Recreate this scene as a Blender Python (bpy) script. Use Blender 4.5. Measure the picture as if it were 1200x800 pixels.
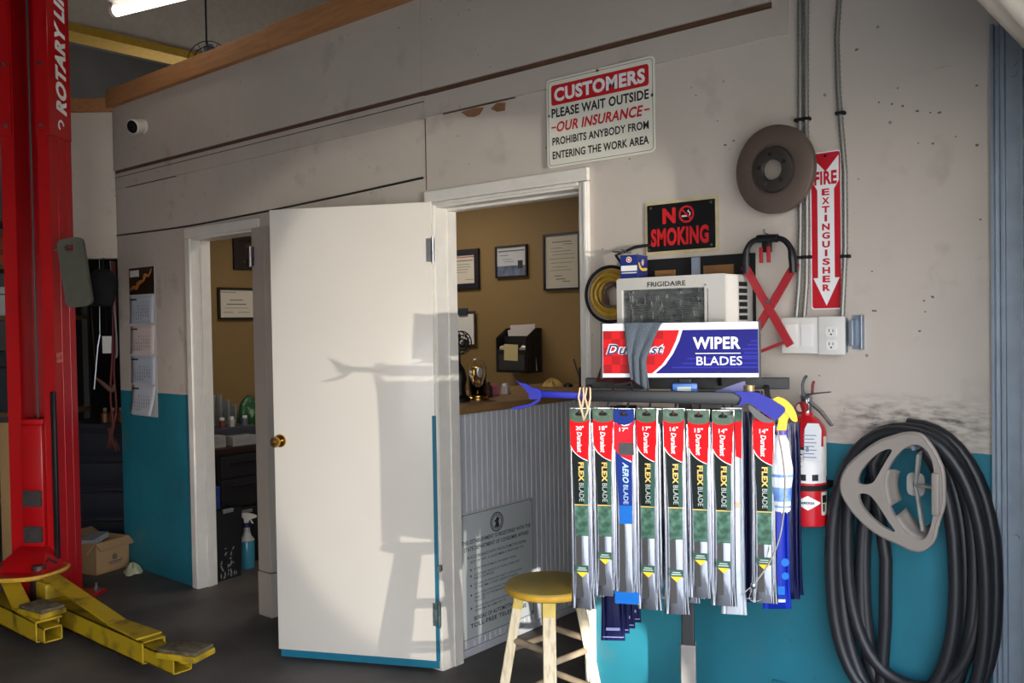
import bpy, bmesh, math, random
from mathutils import Vector, Matrix
random.seed(7)
for _o in list(bpy.data.objects): bpy.data.objects.remove(_o)
S = bpy.context.scene
COL = S.collection
PI = math.pi

def srgb(r, g, b):
    f = lambda c: (c/255/12.92) if c/255 <= 0.04045 else ((c/255+0.055)/1.055)**2.4
    return (f(r), f(g), f(b), 1.0)

# ------------------------------------------------------------------ camera
cam_d = bpy.data.cameras.new('camera')
cam = bpy.data.objects.new('camera', cam_d)
COL.objects.link(cam)
cam_d.sensor_fit = 'HORIZONTAL'; cam_d.sensor_width = 36.0
cam_d.lens = 36.0*1050/1200
cam_d.clip_start = 0.05; cam_d.clip_end = 200
_F = Vector((-0.64778, 0.76156543, -0.01997903))
_R = Vector((0.76182738, 0.64756855, -0.01655361))
_U = Vector((-0.000331136, 0.0259436920, 0.999663352))
cam.matrix_world = Matrix(((_R.x, _U.x, -_F.x, 0.0), (_R.y, _U.y, -_F.y, -2.7513),
                           (_R.z, _U.z, -_F.z, 1.5075), (0, 0, 0, 1)))
S.camera = cam

# ------------------------------------------------------------------ exposure
S.view_settings.view_transform = 'Standard'
S.view_settings.look = 'None'
S.view_settings.exposure = 0.42
S.view_settings.gamma = 1.0
S.view_settings.use_curve_mapping = False

# ------------------------------------------------------------------ world: open daylight
W = bpy.data.worlds.new('world'); S.world = W
W.use_nodes = True
wn = W.node_tree.nodes; wl = W.node_tree.links
bg = wn['Background']
tc = wn.new('ShaderNodeTexCoord'); sp = wn.new('ShaderNodeSeparateXYZ'); rp = wn.new('ShaderNodeValToRGB')
wl.new(tc.outputs['Generated'], sp.inputs[0]); wl.new(sp.outputs['Z'], rp.inputs[0])
rp.color_ramp.elements[0].position = 0.0; rp.color_ramp.elements[0].color = (0.95, 0.93, 0.90, 1)
rp.color_ramp.elements[1].position = 0.7; rp.color_ramp.elements[1].color = (0.50, 0.66, 0.95, 1)
wl.new(rp.outputs[0], bg.inputs[0])
bg.inputs[1].default_value = 4.8

def lamp(name, kind, loc, energy, color, aim=None, **kw):
    d = bpy.data.lights.new(name, kind); d.energy = energy; d.color = color
    for k, v in kw.items(): setattr(d, k, v)
    o = bpy.data.objects.new(name, d); COL.objects.link(o); o.location = loc
    if aim is not None:
        o.rotation_euler = (Vector(aim)-Vector(loc)).to_track_quat('-Z', 'Y').to_euler()
    return o
# the sun stands high over the roof and only reaches the yard outside
lamp('sun', 'SUN', (5, 0, 9), 12, (1.0, 0.93, 0.82), aim=(9.5, -1.0, 0), angle=0.009)
# sunlight thrown back in through the opening by a parked windscreen
_t = Vector((-2.2, -0.15, 1.20)); _dir = Vector((-0.945, 0.322, 0.005)).normalized()
gl = lamp('windscreen_glint', 'SPOT', _t-_dir*9.5, 1500, (1.0, 0.95, 0.86), aim=_t,
          spot_size=math.radians(14.2), spot_blend=0.2, shadow_soft_size=0.035)
gl.scale = (0.54, 1.0, 1.0)
# a low shaft of sun that slips in under the display and falls on the foot of the wall
lamp('sun_shaft', 'SPOT', (1.5, -3.2, 1.0), 1500, (1.0, 0.96, 0.88), aim=(-1.945, 0, 0.27), spot_size=math.radians(4.4), spot_blend=0.06, shadow_soft_size=0.02)
# ceiling lamp inside the front office
lamp('office_lamp', 'AREA', (-4.2, 0.85, 2.42), 9, (1.0, 0.92, 0.82), aim=(-4.2, 0.85, 0), shape='RECTANGLE', size=1.2, size_y=0.4)

# ------------------------------------------------------------------ materials
MATS = {}
def mat(name, rgb, rough=0.5, metal=0.0, var=0.0, scale=20, bump=0.0, bscale=None, coat=0.0, alpha=1.0,
        trans=0.0, emit=None, stretch=None, spec=0.5, rgb2=None, lo=0.35, hi=0.65):
    """principled material; var darkens/lightens through noise, rgb2 mixes a second colour in patches"""
    if name in MATS: return MATS[name]
    m = bpy.data.materials.new(name); m.use_nodes = True; MATS[name] = m
    nt = m.node_tree; n = nt.nodes; l = nt.links; p = n['Principled BSDF']
    c = srgb(*rgb)
    p.inputs['Base Color'].default_value = c
    p.inputs['Roughness'].default_value = rough; p.inputs['Metallic'].default_value = metal
    p.inputs['Coat Weight'].default_value = coat; p.inputs['Alpha'].default_value = alpha
    p.inputs['Transmission Weight'].default_value = trans
    p.inputs['Specular IOR Level'].default_value = spec
    if emit:
        p.inputs['Emission Color'].default_value = srgb(*rgb); p.inputs['Emission Strength'].default_value = emit
    t = n.new('ShaderNodeTexCoord'); src = t.outputs['Object']
    if stretch:
        mp = n.new('ShaderNodeMapping'); mp.inputs['Scale'].default_value = stretch
        l.new(src, mp.inputs[0]); src = mp.outputs[0]
    if var > 0 or rgb2:
        nz = n.new('ShaderNodeTexNoise'); nz.inputs['Scale'].default_value = scale; nz.inputs['Detail'].default_value = 6
        l.new(src, nz.inputs['Vector'])
        r = n.new('ShaderNodeValToRGB'); l.new(nz.outputs['Fac'], r.inputs[0])
        a, b = r.color_ramp.elements
        if rgb2:
            a.position, b.position = lo, hi; a.color = c; b.color = srgb(*rgb2)
        else:
            a.position, b.position = 0.25, 0.75
            a.color = [max(0, x*(1-var)) for x in c[:3]]+[1]; b.color = [min(1, x*(1+var)) for x in c[:3]]+[1]
        l.new(r.outputs[0], p.inputs['Base Color'])
    if bump > 0:
        nz2 = n.new('ShaderNodeTexNoise'); nz2.inputs['Scale'].default_value = bscale or scale; nz2.inputs['Detail'].default_value = 5
        l.new(src, nz2.inputs['Vector'])
        bp = n.new('ShaderNodeBump'); bp.inputs['Strength'].default_value = bump; bp.inputs['Distance'].default_value = 0.01
        l.new(nz2.outputs['Fac'], bp.inputs['Height']); l.new(bp.outputs[0], p.inputs['Normal'])
    return m

def wall_paint(name, white, teal=None, split=1.122, smudge=False):
    m = bpy.data.materials.new(name); m.use_nodes = True
    nt = m.node_tree; n = nt.nodes; l = nt.links; p = n['Principled BSDF']
    p.inputs['Roughness'].default_value = 0.62
    g = n.new('ShaderNodeNewGeometry'); P = g.outputs['Position']
    def noise(sc, det=5, vec=None):
        z = n.new('ShaderNodeTexNoise'); z.inputs['Scale'].default_value = sc; z.inputs['Detail'].default_value = det
        l.new(vec or P, z.inputs['Vector']); return z.outputs['Fac']
    def ramp(x, p0, p1, c0=(0, 0, 0, 1), c1=(1, 1, 1, 1)):
        r = n.new('ShaderNodeValToRGB'); r.color_ramp.elements[0].position = p0; r.color_ramp.elements[1].position = p1
        r.color_ramp.elements[0].color = c0; r.color_ramp.elements[1].color = c1
        l.new(x, r.inputs[0]); return r.outputs[0]
    def math_(op, a, b):
        k = n.new('ShaderNodeMath'); k.operation = op
        for i, v in enumerate((a, b)):
            if isinstance(v, (int, float)): k.inputs[i].default_value = v
            else: l.new(v, k.inputs[i])
        return k.outputs[0]
    def mix(f, a, b, mode='MIX'):
        k = n.new('ShaderNodeMix'); k.data_type = 'RGBA'; k.blend_type = mode
        if isinstance(f, (int, float)): k.inputs[0].default_value = f
        else: l.new(f, k.inputs[0])
        for i, v in ((6, a), (7, b)):
            if isinstance(v, tuple): k.inputs[i].default_value = v
            else: l.new(v, k.inputs[i])
        return k.outputs[2]
    wc = srgb(*white)
    base = ramp(noise(2.2, 8), 0.3, 0.75, tuple([c*0.90 for c in wc[:3]]+[1]), wc)
    sx = n.new('ShaderNodeSeparateXYZ'); l.new(P, sx.inputs[0])
    if teal:
        t2 = srgb(*teal)
        tl = ramp(noise(3.0, 8), 0.25, 0.8, tuple([c*0.75 for c in t2[:3]]+[1]), tuple([min(1, c*1.12) for c in t2[:3]]+[1]))
        edge = math_('ADD', sx.outputs['Z'], math_('MULTIPLY', math_('SUBTRACT', noise(14), 0.5), 0.006))
        base = mix(math_('LESS_THAN', edge, split), base, tl)
    # small chips and knocks
    v = n.new('ShaderNodeTexVoronoi'); v.inputs['Scale'].default_value = 9.0; l.new(P, v.inputs['Vector'])
    chip = math_('MULTIPLY', ramp(v.outputs['Distance'], 0.035, 0.05, (1, 1, 1, 1), (0, 0, 0, 1)), ramp(noise(1.7), 0.47, 0.53))
    base = mix(math_('MULTIPLY', chip, 0.7), base, srgb(92, 82, 72))
    v2 = n.new('ShaderNodeTexVoronoi'); v2.inputs['Scale'].default_value = 24.0; l.new(P, v2.inputs['Vector'])
    dots = math_('MULTIPLY', ramp(v2.outputs['Distance'], 0.06, 0.09, (1, 1, 1, 1), (0, 0, 0, 1)), ramp(noise(3.3), 0.56, 0.60))
    base = mix(math_('MULTIPLY', dots, 0.75), base, srgb(70, 62, 56))
    grime = math_('MULTIPLY', ramp(noise(6.5, 9), 0.56, 0.74), ramp(noise(1.1, 3), 0.42, 0.62))
    base = mix(math_('MULTIPLY', grime, 0.5), base, srgb(122, 110, 98))
    mp = n.new('ShaderNodeMapping'); mp.inputs['Scale'].default_value = (5, 5, 38); mp.inputs['Rotation'].default_value = (0, 0.25, 0)
    l.new(P, mp.inputs[0])
    scr = math_('MULTIPLY', ramp(noise(1.0, 3, mp.outputs[0]), 0.70, 0.74), ramp(noise(2.6), 0.5, 0.6))
    base = mix(math_('MULTIPLY', scr, 0.35), base, srgb(110, 102, 94))
    if smudge:   # rubber marks where the hose is dragged over its hook
        dx = math_('ABSOLUTE', math_('ADD', sx.outputs['X'], 0.80), 0); dz = math_('ABSOLUTE', math_('SUBTRACT', sx.outputs['Z'], 1.19), 0)
        mk = math_('MULTIPLY', ramp(dx, 0.12, 0.28, (1, 1, 1, 1), (0, 0, 0, 1)), ramp(dz, 0.02, 0.10, (1, 1, 1, 1), (0, 0, 0, 1)))
        mk = math_('MULTIPLY', mk, math_('GREATER_THAN', sx.outputs['Z'], split))
        mp2 = n.new('ShaderNodeMapping'); mp2.inputs['Scale'].default_value = (20, 20, 60); l.new(P, mp2.inputs[0])
        mk = math_('MULTIPLY', mk, ramp(noise(1.0, 6, mp2.outputs[0]), 0.42, 0.66))
        base = mix(math_('MULTIPLY', mk, 0.85), base, srgb(70, 66, 64))
    l.new(base, p.inputs['Base Color'])
    bp = n.new('ShaderNodeBump'); bp.inputs['Strength'].default_value = 0.25; bp.inputs['Distance'].default_value = 0.006
    l.new(noise(11, 6), bp.inputs['Height']); l.new(bp.outputs[0], p.inputs['Normal'])
    return m

# ------------------------------------------------------------------ geometry helpers
I4 = Matrix.Identity(4)
def frame(o, ex, ey):
    ex = Vector(ex).normalized(); ey = Vector(ey).normalized(); ez = ex.cross(ey).normalized(); o = Vector(o)
    return Matrix(((ex.x, ey.x, ez.x, o.x), (ex.y, ey.y, ez.y, o.y), (ex.z, ey.z, ez.z, o.z), (0, 0, 0, 1)))
def wallf(x, z, y=0.0):          # on the side wall: x along it, y up, z out of it
    return frame((x, y, z), (1, 0, 0), (0, 0, 1))

ROOT = {}                        # matrices of the things, by name
_TEXT = {}
def text_mesh(s, bold, shear):
    k = (s, bold, shear)
    if k in _TEXT: return _TEXT[k]
    cu = bpy.data.curves.new('t', 'FONT'); cu.body = s; cu.size = 1.0; cu.offset = bold; cu.shear = shear
    cu.resolution_u = 3; cu.space_character = 1.0+bold*1.6; cu.extrude = 0.0
    ob = bpy.data.objects.new('t', cu); COL.objects.link(ob)
    dg = bpy.context.evaluated_depsgraph_get(); dg.update()
    me = bpy.data.meshes.new_from_object(ob.evaluated_get(dg))
    bpy.data.objects.remove(ob); bpy.data.curves.remove(cu)
    vs = [v.co.copy() for v in me.vertices]; fs = [tuple(p.vertices) for p in me.polygons]
    bpy.data.meshes.remove(me)
    xs = [v.x for v in vs] or [0, 1]; ys = [v.y for v in vs] or [0, 1]
    _TEXT[k] = (vs, fs, min(xs), max(xs), min(ys), max(ys))
    return _TEXT[k]

class MB:
    def __init__(s, M=I4): s.bm = bmesh.new(); s.M = M
    def _xf(s, vs, M=None):
        M = s.M if M is None else s.M @ M
        for v in vs: v.co = M @ v.co
    def raw(s, vs, fs, M=None):
        b = [s.bm.verts.new(v) for v in vs]
        for f in fs:
            try: s.bm.faces.new([b[i] for i in f])
            except ValueError: pass
        s._xf(b, M); return s
    def box(s, c, d, bev=0.0, M=None, seg=2):
        t = bmesh.new(); bmesh.ops.create_cube(t, size=1.0)
        for v in t.verts: v.co = Vector((v.co.x*d[0]+c[0], v.co.y*d[1]+c[1], v.co.z*d[2]+c[2]))
        if bev > 0: bmesh.ops.bevel(t, geom=t.edges[:], offset=min(bev, min(d)*0.49), segments=seg, profile=0.5, affect='EDGES')
        t.verts.index_update(); vs = [v.co.copy() for v in t.verts]; fs = [[v.index for v in f.verts] for f in t.faces]; t.free()
        return s.raw(vs, fs, M)
    def bb(s, a, b, bev=0.0, M=None):
        return s.box([(a[i]+b[i])/2 for i in range(3)], [abs(b[i]-a[i]) for i in range(3)], bev, M)
    def bar(s, p0, p1, w, h, up=(0, 0, 1), bev=0.0, w1=None, h1=None):
        p0, p1 = Vector(p0), Vector(p1); z = (p1-p0).normalized(); x = Vector(up).cross(z)
        if x.length < 1e-4: x = Vector((1, 0, 0)).cross(z)
        x.normalize(); y = z.cross(x); w1 = w if w1 is None else w1; h1 = h if h1 is None else h1
        vs = []
        for p, a, b in ((p0, w, h), (p1, w1, h1)):
            for i, j in ((-1, -1), (1, -1), (1, 1), (-1, 1)): vs.append(p+x*(i*a/2)+y*(j*b/2))
        fs = [(3, 2, 1, 0), (4, 5, 6, 7), (0, 1, 5, 4), (1, 2, 6, 5), (2, 3, 7, 6), (3, 0, 4, 7)]
        if bev > 0:
            t = bmesh.new(); b = [t.verts.new(v) for v in vs]
            for f in fs: t.faces.new([b[i] for i in f])
            bmesh.ops.bevel(t, geom=t.edges[:], offset=bev, segments=2, profile=0.5, affect='EDGES')
            t.verts.index_update(); vs = [v.co.copy() for v in t.verts]; fs = [[v.index for v in f.verts] for f in t.faces]; t.free()
        return s.raw(vs, fs)
    def loft(s, rings, cap=True, closed=True, M=None):
        n = len(rings[0]); vs = [Vector(p) for r in rings for p in r]; fs = []
        for i in range(len(rings)-1):
            for j in range(n if closed else n-1):
                a = i*n+j; b = i*n+(j+1) % n; fs.append((a, b, b+n, a+n))
        if cap and closed: fs.append(tuple(reversed(range(n)))); fs.append(tuple(range((len(rings)-1)*n, len(rings)*n)))
        return s.raw(vs, fs, M)
    def tube(s, pts, r, seg=8, closed=False, M=None, sub=0):
        pts = [Vector(p) for p in pts]; rr = r if isinstance(r, (list, tuple)) else [r]*len(pts)
        if sub:
            q = []; n = len(pts); rq = []
            for i in range(n-1):
                a = pts[max(0, i-1)]; b = pts[i]; c = pts[i+1]; d = pts[min(n-1, i+2)]
                for k in range(sub):
                    t = k/sub; q.append(0.5*((2*b)+(c-a)*t+(2*a-5*b+4*c-d)*t*t+(3*b-a-3*c+d)*t**3)); rq.append(rr[i]*(1-t)+rr[i+1]*t)
            q.append(pts[-1]); rq.append(rr[-1]); pts, rr = q, rq
        n = len(pts); rings = []; T0 = None; N = None
        for i in range(n):
            if closed: T = (pts[(i+1) % n]-pts[i-1]).normalized()
            else: T = (pts[min(i+1, n-1)]-pts[max(i-1, 0)]).normalized()
            if N is None:
                N = T.orthogonal().normalized()
            else:
                N = (N-T*N.dot(T))
                N = N.normalized() if N.length > 1e-6 else T.orthogonal().normalized()
            B = T.cross(N)
            rings.append([pts[i]+(N*math.cos(2*PI*k/seg)+B*math.sin(2*PI*k/seg))*rr[i] for k in range(seg)])
        if closed: rings.append(rings[0])
        return s.loft(rings, cap=not closed, M=M)
    def cyl(s, p0, p1, r0, r1=None, seg=20, M=None):
        return s.tube([p0, p1], [r0, r0 if r1 is None else r1], seg, M=M)
    def lathe(s, prof, M=None, seg=32, cap=False):
        rings = [[(r*math.cos(2*PI*k/seg), r*math.sin(2*PI*k/seg), h) for k in range(seg)] for r, h in prof]
        return s.loft(rings, cap=cap, M=M)
    def sph(s, c, r, seg=16, rings=10, M=None):
        r = r if isinstance(r, (tuple, list)) else (r, r, r); R = []
        for i in range(rings+1):
            a = PI*i/rings
            R.append([(c[0]+r[0]*max(math.sin(a), 1e-3)*math.cos(2*PI*k/seg), c[1]+r[1]*max(math.sin(a), 1e-3)*math.sin(2*PI*k/seg), c[2]-r[2]*math.cos(a)) for k in range(seg)])
        return s.loft(R, M=M)
    def prism(s, poly, z0, z1, M=None, holes=()):
        t = bmesh.new(); es = []
        for lp in (poly,)+tuple(holes):
            vs = [t.verts.new((p[0], p[1], z0)) for p in lp]
            for i in range(len(vs)): es.append(t.edges.new((vs[i], vs[(i+1) % len(vs)])))
        if holes: bmesh.ops.triangle_fill(t, use_beauty=True, use_dissolve=False, edges=es, normal=(0, 0, 1))
        else: t.faces.new(t.verts[:])
        if abs(z1-z0) > 1e-9:
            r = bmesh.ops.extrude_face_region(t, geom=t.faces[:])
            for e in r['geom']:
                if isinstance(e, bmesh.types.BMVert): e.co.z = z1
        bmesh.ops.recalc_face_normals(t, faces=t.faces[:])
        t.verts.index_update(); vs = [v.co.copy() for v in t.verts]; fs = [[v.index for v in f.verts] for f in t.faces]; t.free()
        return s.raw(vs, fs, M)
    def grid(s, fn, nu, nv, M=None):
        vs = [Vector(fn(i/nu, j/nv)) for j in range(nv+1) for i in range(nu+1)]
        return s.raw(vs, [(j*(nu+1)+i, j*(nu+1)+i+1, (j+1)*(nu+1)+i+1, (j+1)*(nu+1)+i) for j in range(nv) for i in range(nu)], M)
    def text(s, st, x, y, w, h, z=0.0, bold=0.0, shear=0.0, rot=0.0, M=None):
        """lettering fitted to the w x h box whose lower left corner is x, y; rot turns it about that corner"""
        vs, fs, x0, x1, y0, y1 = text_mesh(st, bold, shear)
        A = Matrix.Translation((x, y, z)) @ Matrix.Rotation(rot, 4, 'Z')
        q = [A @ Vector(((v.x-x0)/(x1-x0)*w, (v.y-y0)/(y1-y0)*h, 0)) for v in vs]
        return s.raw(q, fs, M)
    def build(s, name, m, parent=None, smooth=True, ang=35, loc=None, solid=0.0, sub=0):
        bmesh.ops.recalc_face_normals(s.bm, faces=s.bm.faces[:])
        me = bpy.data.meshes.new(name); s.bm.to_mesh(me); s.bm.free()
        o = bpy.data.objects.new(name, me); COL.objects.link(o)
        if parent is not None:
            Mr = ROOT.get(parent.name)
            p = parent
            while Mr is None and p.parent is not None: p = p.parent; Mr = ROOT.get(p.name)
            if Mr is None: Mr = I4
            # a child mesh of a mesh shares that mesh's origin
            if parent.name not in ROOT: ROOT[parent.name] = Mr
            me.transform(Mr.inverted()); o.parent = parent; ROOT[o.name] = Mr
        else:
            if loc is None:
                n = max(1, len(me.vertices)); xs = [v.co for v in me.vertices]
                loc = ((min(v.x for v in xs)+max(v.x for v in xs))/2, (min(v.y for v in xs)+max(v.y for v in xs))/2, min(v.z for v in xs))
            if loc == 'origin': loc = (0, 0, 0)
            T = Matrix.Translation(loc); me.transform(T.inverted()); o.location = loc; ROOT[o.name] = T
        me.materials.append(m)
        if smooth:
            me.polygons.foreach_set('use_smooth', [True]*len(me.polygons)); me.set_sharp_from_angle(angle=math.radians(ang))
        if solid:
            md = o.modifiers.new('thickness', 'SOLIDIFY'); md.thickness = solid; md.offset = 0
        if sub:
            md = o.modifiers.new('smooth', 'SUBSURF'); md.levels = sub; md.render_levels = sub
        me.update()
        return o

def tag(o, label=None, cat=None, group=None, kind=None):
    if label: o['label'] = label
    if cat: o['category'] = cat
    if group: o['group'] = group
    if kind: o['kind'] = kind
    return o
def thing(name, loc, label, cat, group=None, M=None):
    o = bpy.data.objects.new(name, None); COL.objects.link(o)
    o.empty_display_size = 0.05
    T = Matrix.Translation(loc) if M is None else M
    o.matrix_world = T; o.location = T.to_translation(); o.rotation_euler = T.to_euler()
    ROOT[o.name] = T
    return tag(o, label, cat, group)
def copy_tree(o, parent=None):
    c = o.copy(); COL.objects.link(c)
    if parent is not None: c.parent = parent
    for ch in list(o.children): copy_tree(ch, c)
    return c
def struct(o, label=None, cat=None): return tag(o, label, cat, kind='structure')
def rrect(x0, y0, x1, y1, r, n=5):
    out = []
    for cx, cy, a0 in ((x1-r, y0+r, -90), (x1-r, y1-r, 0), (x0+r, y1-r, 90), (x0+r, y0+r, 180)):
        for k in range(n+1):
            a = math.radians(a0+90*k/n); out.append((cx+r*math.cos(a), cy+r*math.sin(a)))
    return out
def circ(cx, cy, r, n=24, ry=None):
    return [(cx+r*math.cos(2*PI*k/n), cy+(ry or r)*math.sin(2*PI*k/n)) for k in range(n)]
def smoothpoly(pts, sub=4):
    n = len(pts); q = []
    P = [Vector((p[0], p[1])) for p in pts]
    for i in range(n):
        a, b, c, d = P[i-1], P[i], P[(i+1) % n], P[(i+2) % n]
        for k in range(sub):
            t = k/sub; v = 0.5*((2*b)+(c-a)*t+(2*a-5*b+4*c-d)*t*t+(3*b-a-3*c+d)*t**3); q.append((v.x, v.y))
    return q

# common materials
white_paint = mat('white_paint', (222, 214, 202), 0.45, var=0.05, scale=6, bump=0.08, bscale=30)
trim_white = mat('trim_white', (228, 222, 212), 0.4, var=0.06, scale=12, bump=0.08)
black_plastic = mat('black_plastic', (22, 22, 24), 0.4)
matte_black = mat('matte_black', (14, 14, 15), 0.8)
steel = mat('steel', (170, 172, 176), 0.32, 1.0, var=0.1, scale=30)
chrome = mat('chrome', (215, 215, 215), 0.12, 1.0)
brass = mat('brass', (190, 150, 80), 0.25, 1.0)
galv = mat('galvanized', (150, 162, 174), 0.42, 0.6, var=0.12, scale=14)
tan_wall = mat('tan_wall', (136, 110, 66), 0.7, var=0.05, scale=4)
beadwhite = mat('beadboard_white', (196, 198, 204), 0.5, var=0.04, scale=8)
red_paint = mat('lift_red', (186, 12, 20), 0.3, var=0.12, scale=5, coat=0.3)
yellow_paint = mat('lift_yellow', (184, 152, 26), 0.5, rgb2=(84, 68, 24), scale=9, lo=0.50, hi=0.72)
ink_black = mat('ink_black', (18, 18, 20), 0.6)
ink_red = mat('ink_red', (200, 32, 36), 0.5)
ink_white = mat('ink_white', (240, 240, 238), 0.5)
paper = mat('paper', (226, 224, 218), 0.7)
# ================================================================== SETTING
wallmat = wall_paint('garage_wall_paint', (204, 193, 180), (32, 120, 138), 1.122, smudge=True)
panelmat = wall_paint('upper_panel_paint', (198, 187, 174))
floor_m = mat('oily_concrete', (96, 90, 84), 0.6, rgb2=(62, 58, 55), scale=2.6, lo=0.35, hi=0.7, bump=0.15, bscale=60)
b = MB(); b.bb((-10, -7.5, -0.1), (-0.3, 4, 0)); struct(b.build('floor', floor_m, smooth=False))
pave = mat('pavement', (176, 170, 160), 0.8, var=0.1, scale=3)
b = MB(); b.bb((-0.3, -30, -0.1), (40, 20, -0.005)); struct(b.build('ground', pave, smooth=False))

# side wall with its two doorways and the hole for the air conditioner
b = MB()
T = 0.11
def wp(x0, x1, z0, z1): b.bb((x0, 0, z0), (x1, T, z1))
wp(-5.65, -4.75, 0, 2.92); wp(-4.75, -4.07, 2.03, 2.92); wp(-4.07, -2.757, 0, 2.92); wp(-2.757, -1.99, 2.02, 2.92)
wp(-1.99, -1.79, 0, 2.92); wp(-1.79, -1.30, 0, 1.30); wp(-1.79, -1.30, 1.715, 2.92); wp(-1.30, -0.28, 0, 2.92)
struct(b.build('wall_right', wallmat, smooth=False, loc='origin'))
b = MB(); b.bb((-0.36, -0.47, 0), (-0.28, 0, 4.6)); struct(b.build('wall_jamb', wallmat, smooth=False, loc='origin'))
# upper panels and the batten below them
b = MB(); b.bb((-5.64, -0.016, 2.522), (-2.82, 0, 2.925)); b.bb((-2.817, -0.016, 2.522), (-1.225, 0, 2.925))
struct(b.build('trim_1', panelmat, smooth=False, loc='origin'))
b = MB(); b.bb((-5.64, -0.007, 2.405), (-2.815, 0, 2.503)); b.bb((-2.812, -0.009, 2.41), (-1.20, 0, 2.500)); b.bb((-1.20, -0.006, 2.41), (-1.17, 0, 2.95))
struct(b.build('trim_2', panelmat, smooth=False, loc='origin'))
rawwood = mat('raw_wood', (92, 62, 44), 0.8, var=0.3, scale=8, stretch=(2, 20, 20))
b = MB(); b.bb((-5.64, -0.004, 2.503), (-1.225, 0, 2.522)); struct(b.build('trim_3', rawwood, smooth=False, loc='origin'))
cap_wood = mat('cap_board_wood', (178, 124, 78), 0.65, var=0.16, scale=4, stretch=(1.5, 14, 14), bump=0.1)
b = MB(); b.bb((-5.66, -0.05, 2.92), (-3.9, 0.12, 3.03), 0.004); b.bb((-3.895, -0.048, 2.921), (-0.5, 0.12, 3.045), 0.004)
struct(b.build('trim_4', cap_wood, smooth=False, loc='origin'))
b = MB(); b.bb((-5.64, -0.0085, 2.476), (-1.9, -0.006, 2.480)); b.bb((-5.5, -0.0085, 2.402), (-4.9, 0, 2.405)); b.bb((-2.7, -0.0085, 2.404), (-2.3, 0, 2.4075)); struct(b.build('trim_13', rawwood, smooth=False, loc='origin'))
# vertical joint between two wall sheets
b = MB(); b.bb((-2.8165, -0.0015, 2.095), (-2.8125, 0, 2.405)); struct(b.build('trim_5', rawwood, smooth=False, loc='origin'))
# patches where paint has peeled down to the board
peel = mat('peeled_board', (142, 100, 66), 0.85, var=0.2, scale=30)
b = MB(wallf(0, 0)); b.prism([(-2.601, 2.398), (-2.563, 2.372), (-2.53, 2.366), (-2.495, 2.370), (-2.47, 2.396), (-2.52, 2.402)], 0, 0.0012)
b.prism([(-2.434, 2.384), (-2.40, 2.366), (-2.356, 2.364), (-2.353, 2.395), (-2.40, 2.402)], 0, 0.0012)
struct(b.build('trim_6', peel, smooth=False, loc='origin'))

# bulkhead at the far end of the wall, turned towards the bay
bk = frame((-5.65, -0.001, 0), (0.7615, 0.648, 0), (0, 0, 1))
b = MB(bk); b.bb((-0.665, 1.97, -0.10), (0, 2.915, 0)); struct(b.build('wall_bulkhead', wall_paint('bulkhead_paint', (228, 216, 200)), smooth=False, loc='origin'))
b = MB(bk); b.bb((-1.6, 2.90, -0.14), (0.03, 2.985, 0.03), 0.004); struct(b.build('trim_7', cap_wood, smooth=False, loc='origin'))
# dark recess under and beside the bulkhead, far garage walls, roof
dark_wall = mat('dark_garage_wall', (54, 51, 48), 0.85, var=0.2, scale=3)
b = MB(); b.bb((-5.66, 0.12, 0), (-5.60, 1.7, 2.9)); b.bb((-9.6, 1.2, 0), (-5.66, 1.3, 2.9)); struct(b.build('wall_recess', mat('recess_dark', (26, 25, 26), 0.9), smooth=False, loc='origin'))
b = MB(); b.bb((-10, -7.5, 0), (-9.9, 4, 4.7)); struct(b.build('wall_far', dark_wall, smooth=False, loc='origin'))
b = MB(); b.bb((-10, -7.5, 0), (-0.3, -7.4, 4.7)); struct(b.build('wall_left', mat('far_bay_wall', (150, 142, 132), 0.8), smooth=False, loc='origin'))
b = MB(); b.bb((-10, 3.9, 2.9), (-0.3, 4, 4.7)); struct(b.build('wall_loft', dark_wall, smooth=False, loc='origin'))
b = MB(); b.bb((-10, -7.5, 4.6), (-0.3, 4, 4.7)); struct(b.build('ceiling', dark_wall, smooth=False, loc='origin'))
b = MB(); b.bb((-0.36, -7.5, 2.55), (-0.28, 4, 4.7)); struct(b.build('wall_front', mat('front_wall', (150, 142, 130), 0.8), smooth=False, loc='origin'))
b = MB(); b.bb((-5.6, 0.11, 2.86), (-0.36, 3.9, 2.915)); struct(b.build('loft_deck', mat('loft_deck_wood', (70, 54, 42), 0.85, var=0.2), smooth=False, loc='origin'))
# steel beam with a yellow painted lower edge over the loft
b = MB(); b.bb((-6.62, -6, 3.66), (-6.42, 3.8, 4.6)); struct(b.build('ceiling_beam', mat('beam_grey', (186, 174, 158), 0.8, var=0.1), smooth=False, loc='origin'))
b = MB(); b.bb((-6.64, -6, 3.60), (-6.40, 3.8, 3.66)); struct(b.build('trim_8', mat('beam_yellow', (172, 134, 40), 0.6, var=0.15), smooth=False, loc='origin'))

# office behind the wall
b = MB(); b.bb((-5.60, 1.60, 0), (-1.2, 1.68, 2.5)); struct(b.build('wall_office', tan_wall, smooth=False, loc='origin'))
b = MB(); b.bb((-5.60, 0.11, 0), (-5.57, 1.6, 2.5)); struct(b.build('wall_office_left', tan_wall, smooth=False, loc='origin'))
b = MB(); b.bb((-1.22, 0.11, 0), (-1.19, 1.6, 2.5)); struct(b.build('wall_office_right', tan_wall, smooth=False, loc='origin'))
b = MB(); b.bb((-5.57, 0.1101, 0), (-4.752, 0.118, 2.5)); b.bb((-4.06, 0.1101, 0), (-2.78, 0.118, 2.5)); struct(b.build('wall_office_front', tan_wall, smooth=False, loc='origin'))
b = MB(); b.bb((-5.60, 0.11, 2.5), (-1.2, 1.68, 2.54)); struct(b.build('ceiling_office', mat('office_ceiling', (200, 196, 186), 0.8), smooth=False, loc='origin'))

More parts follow.
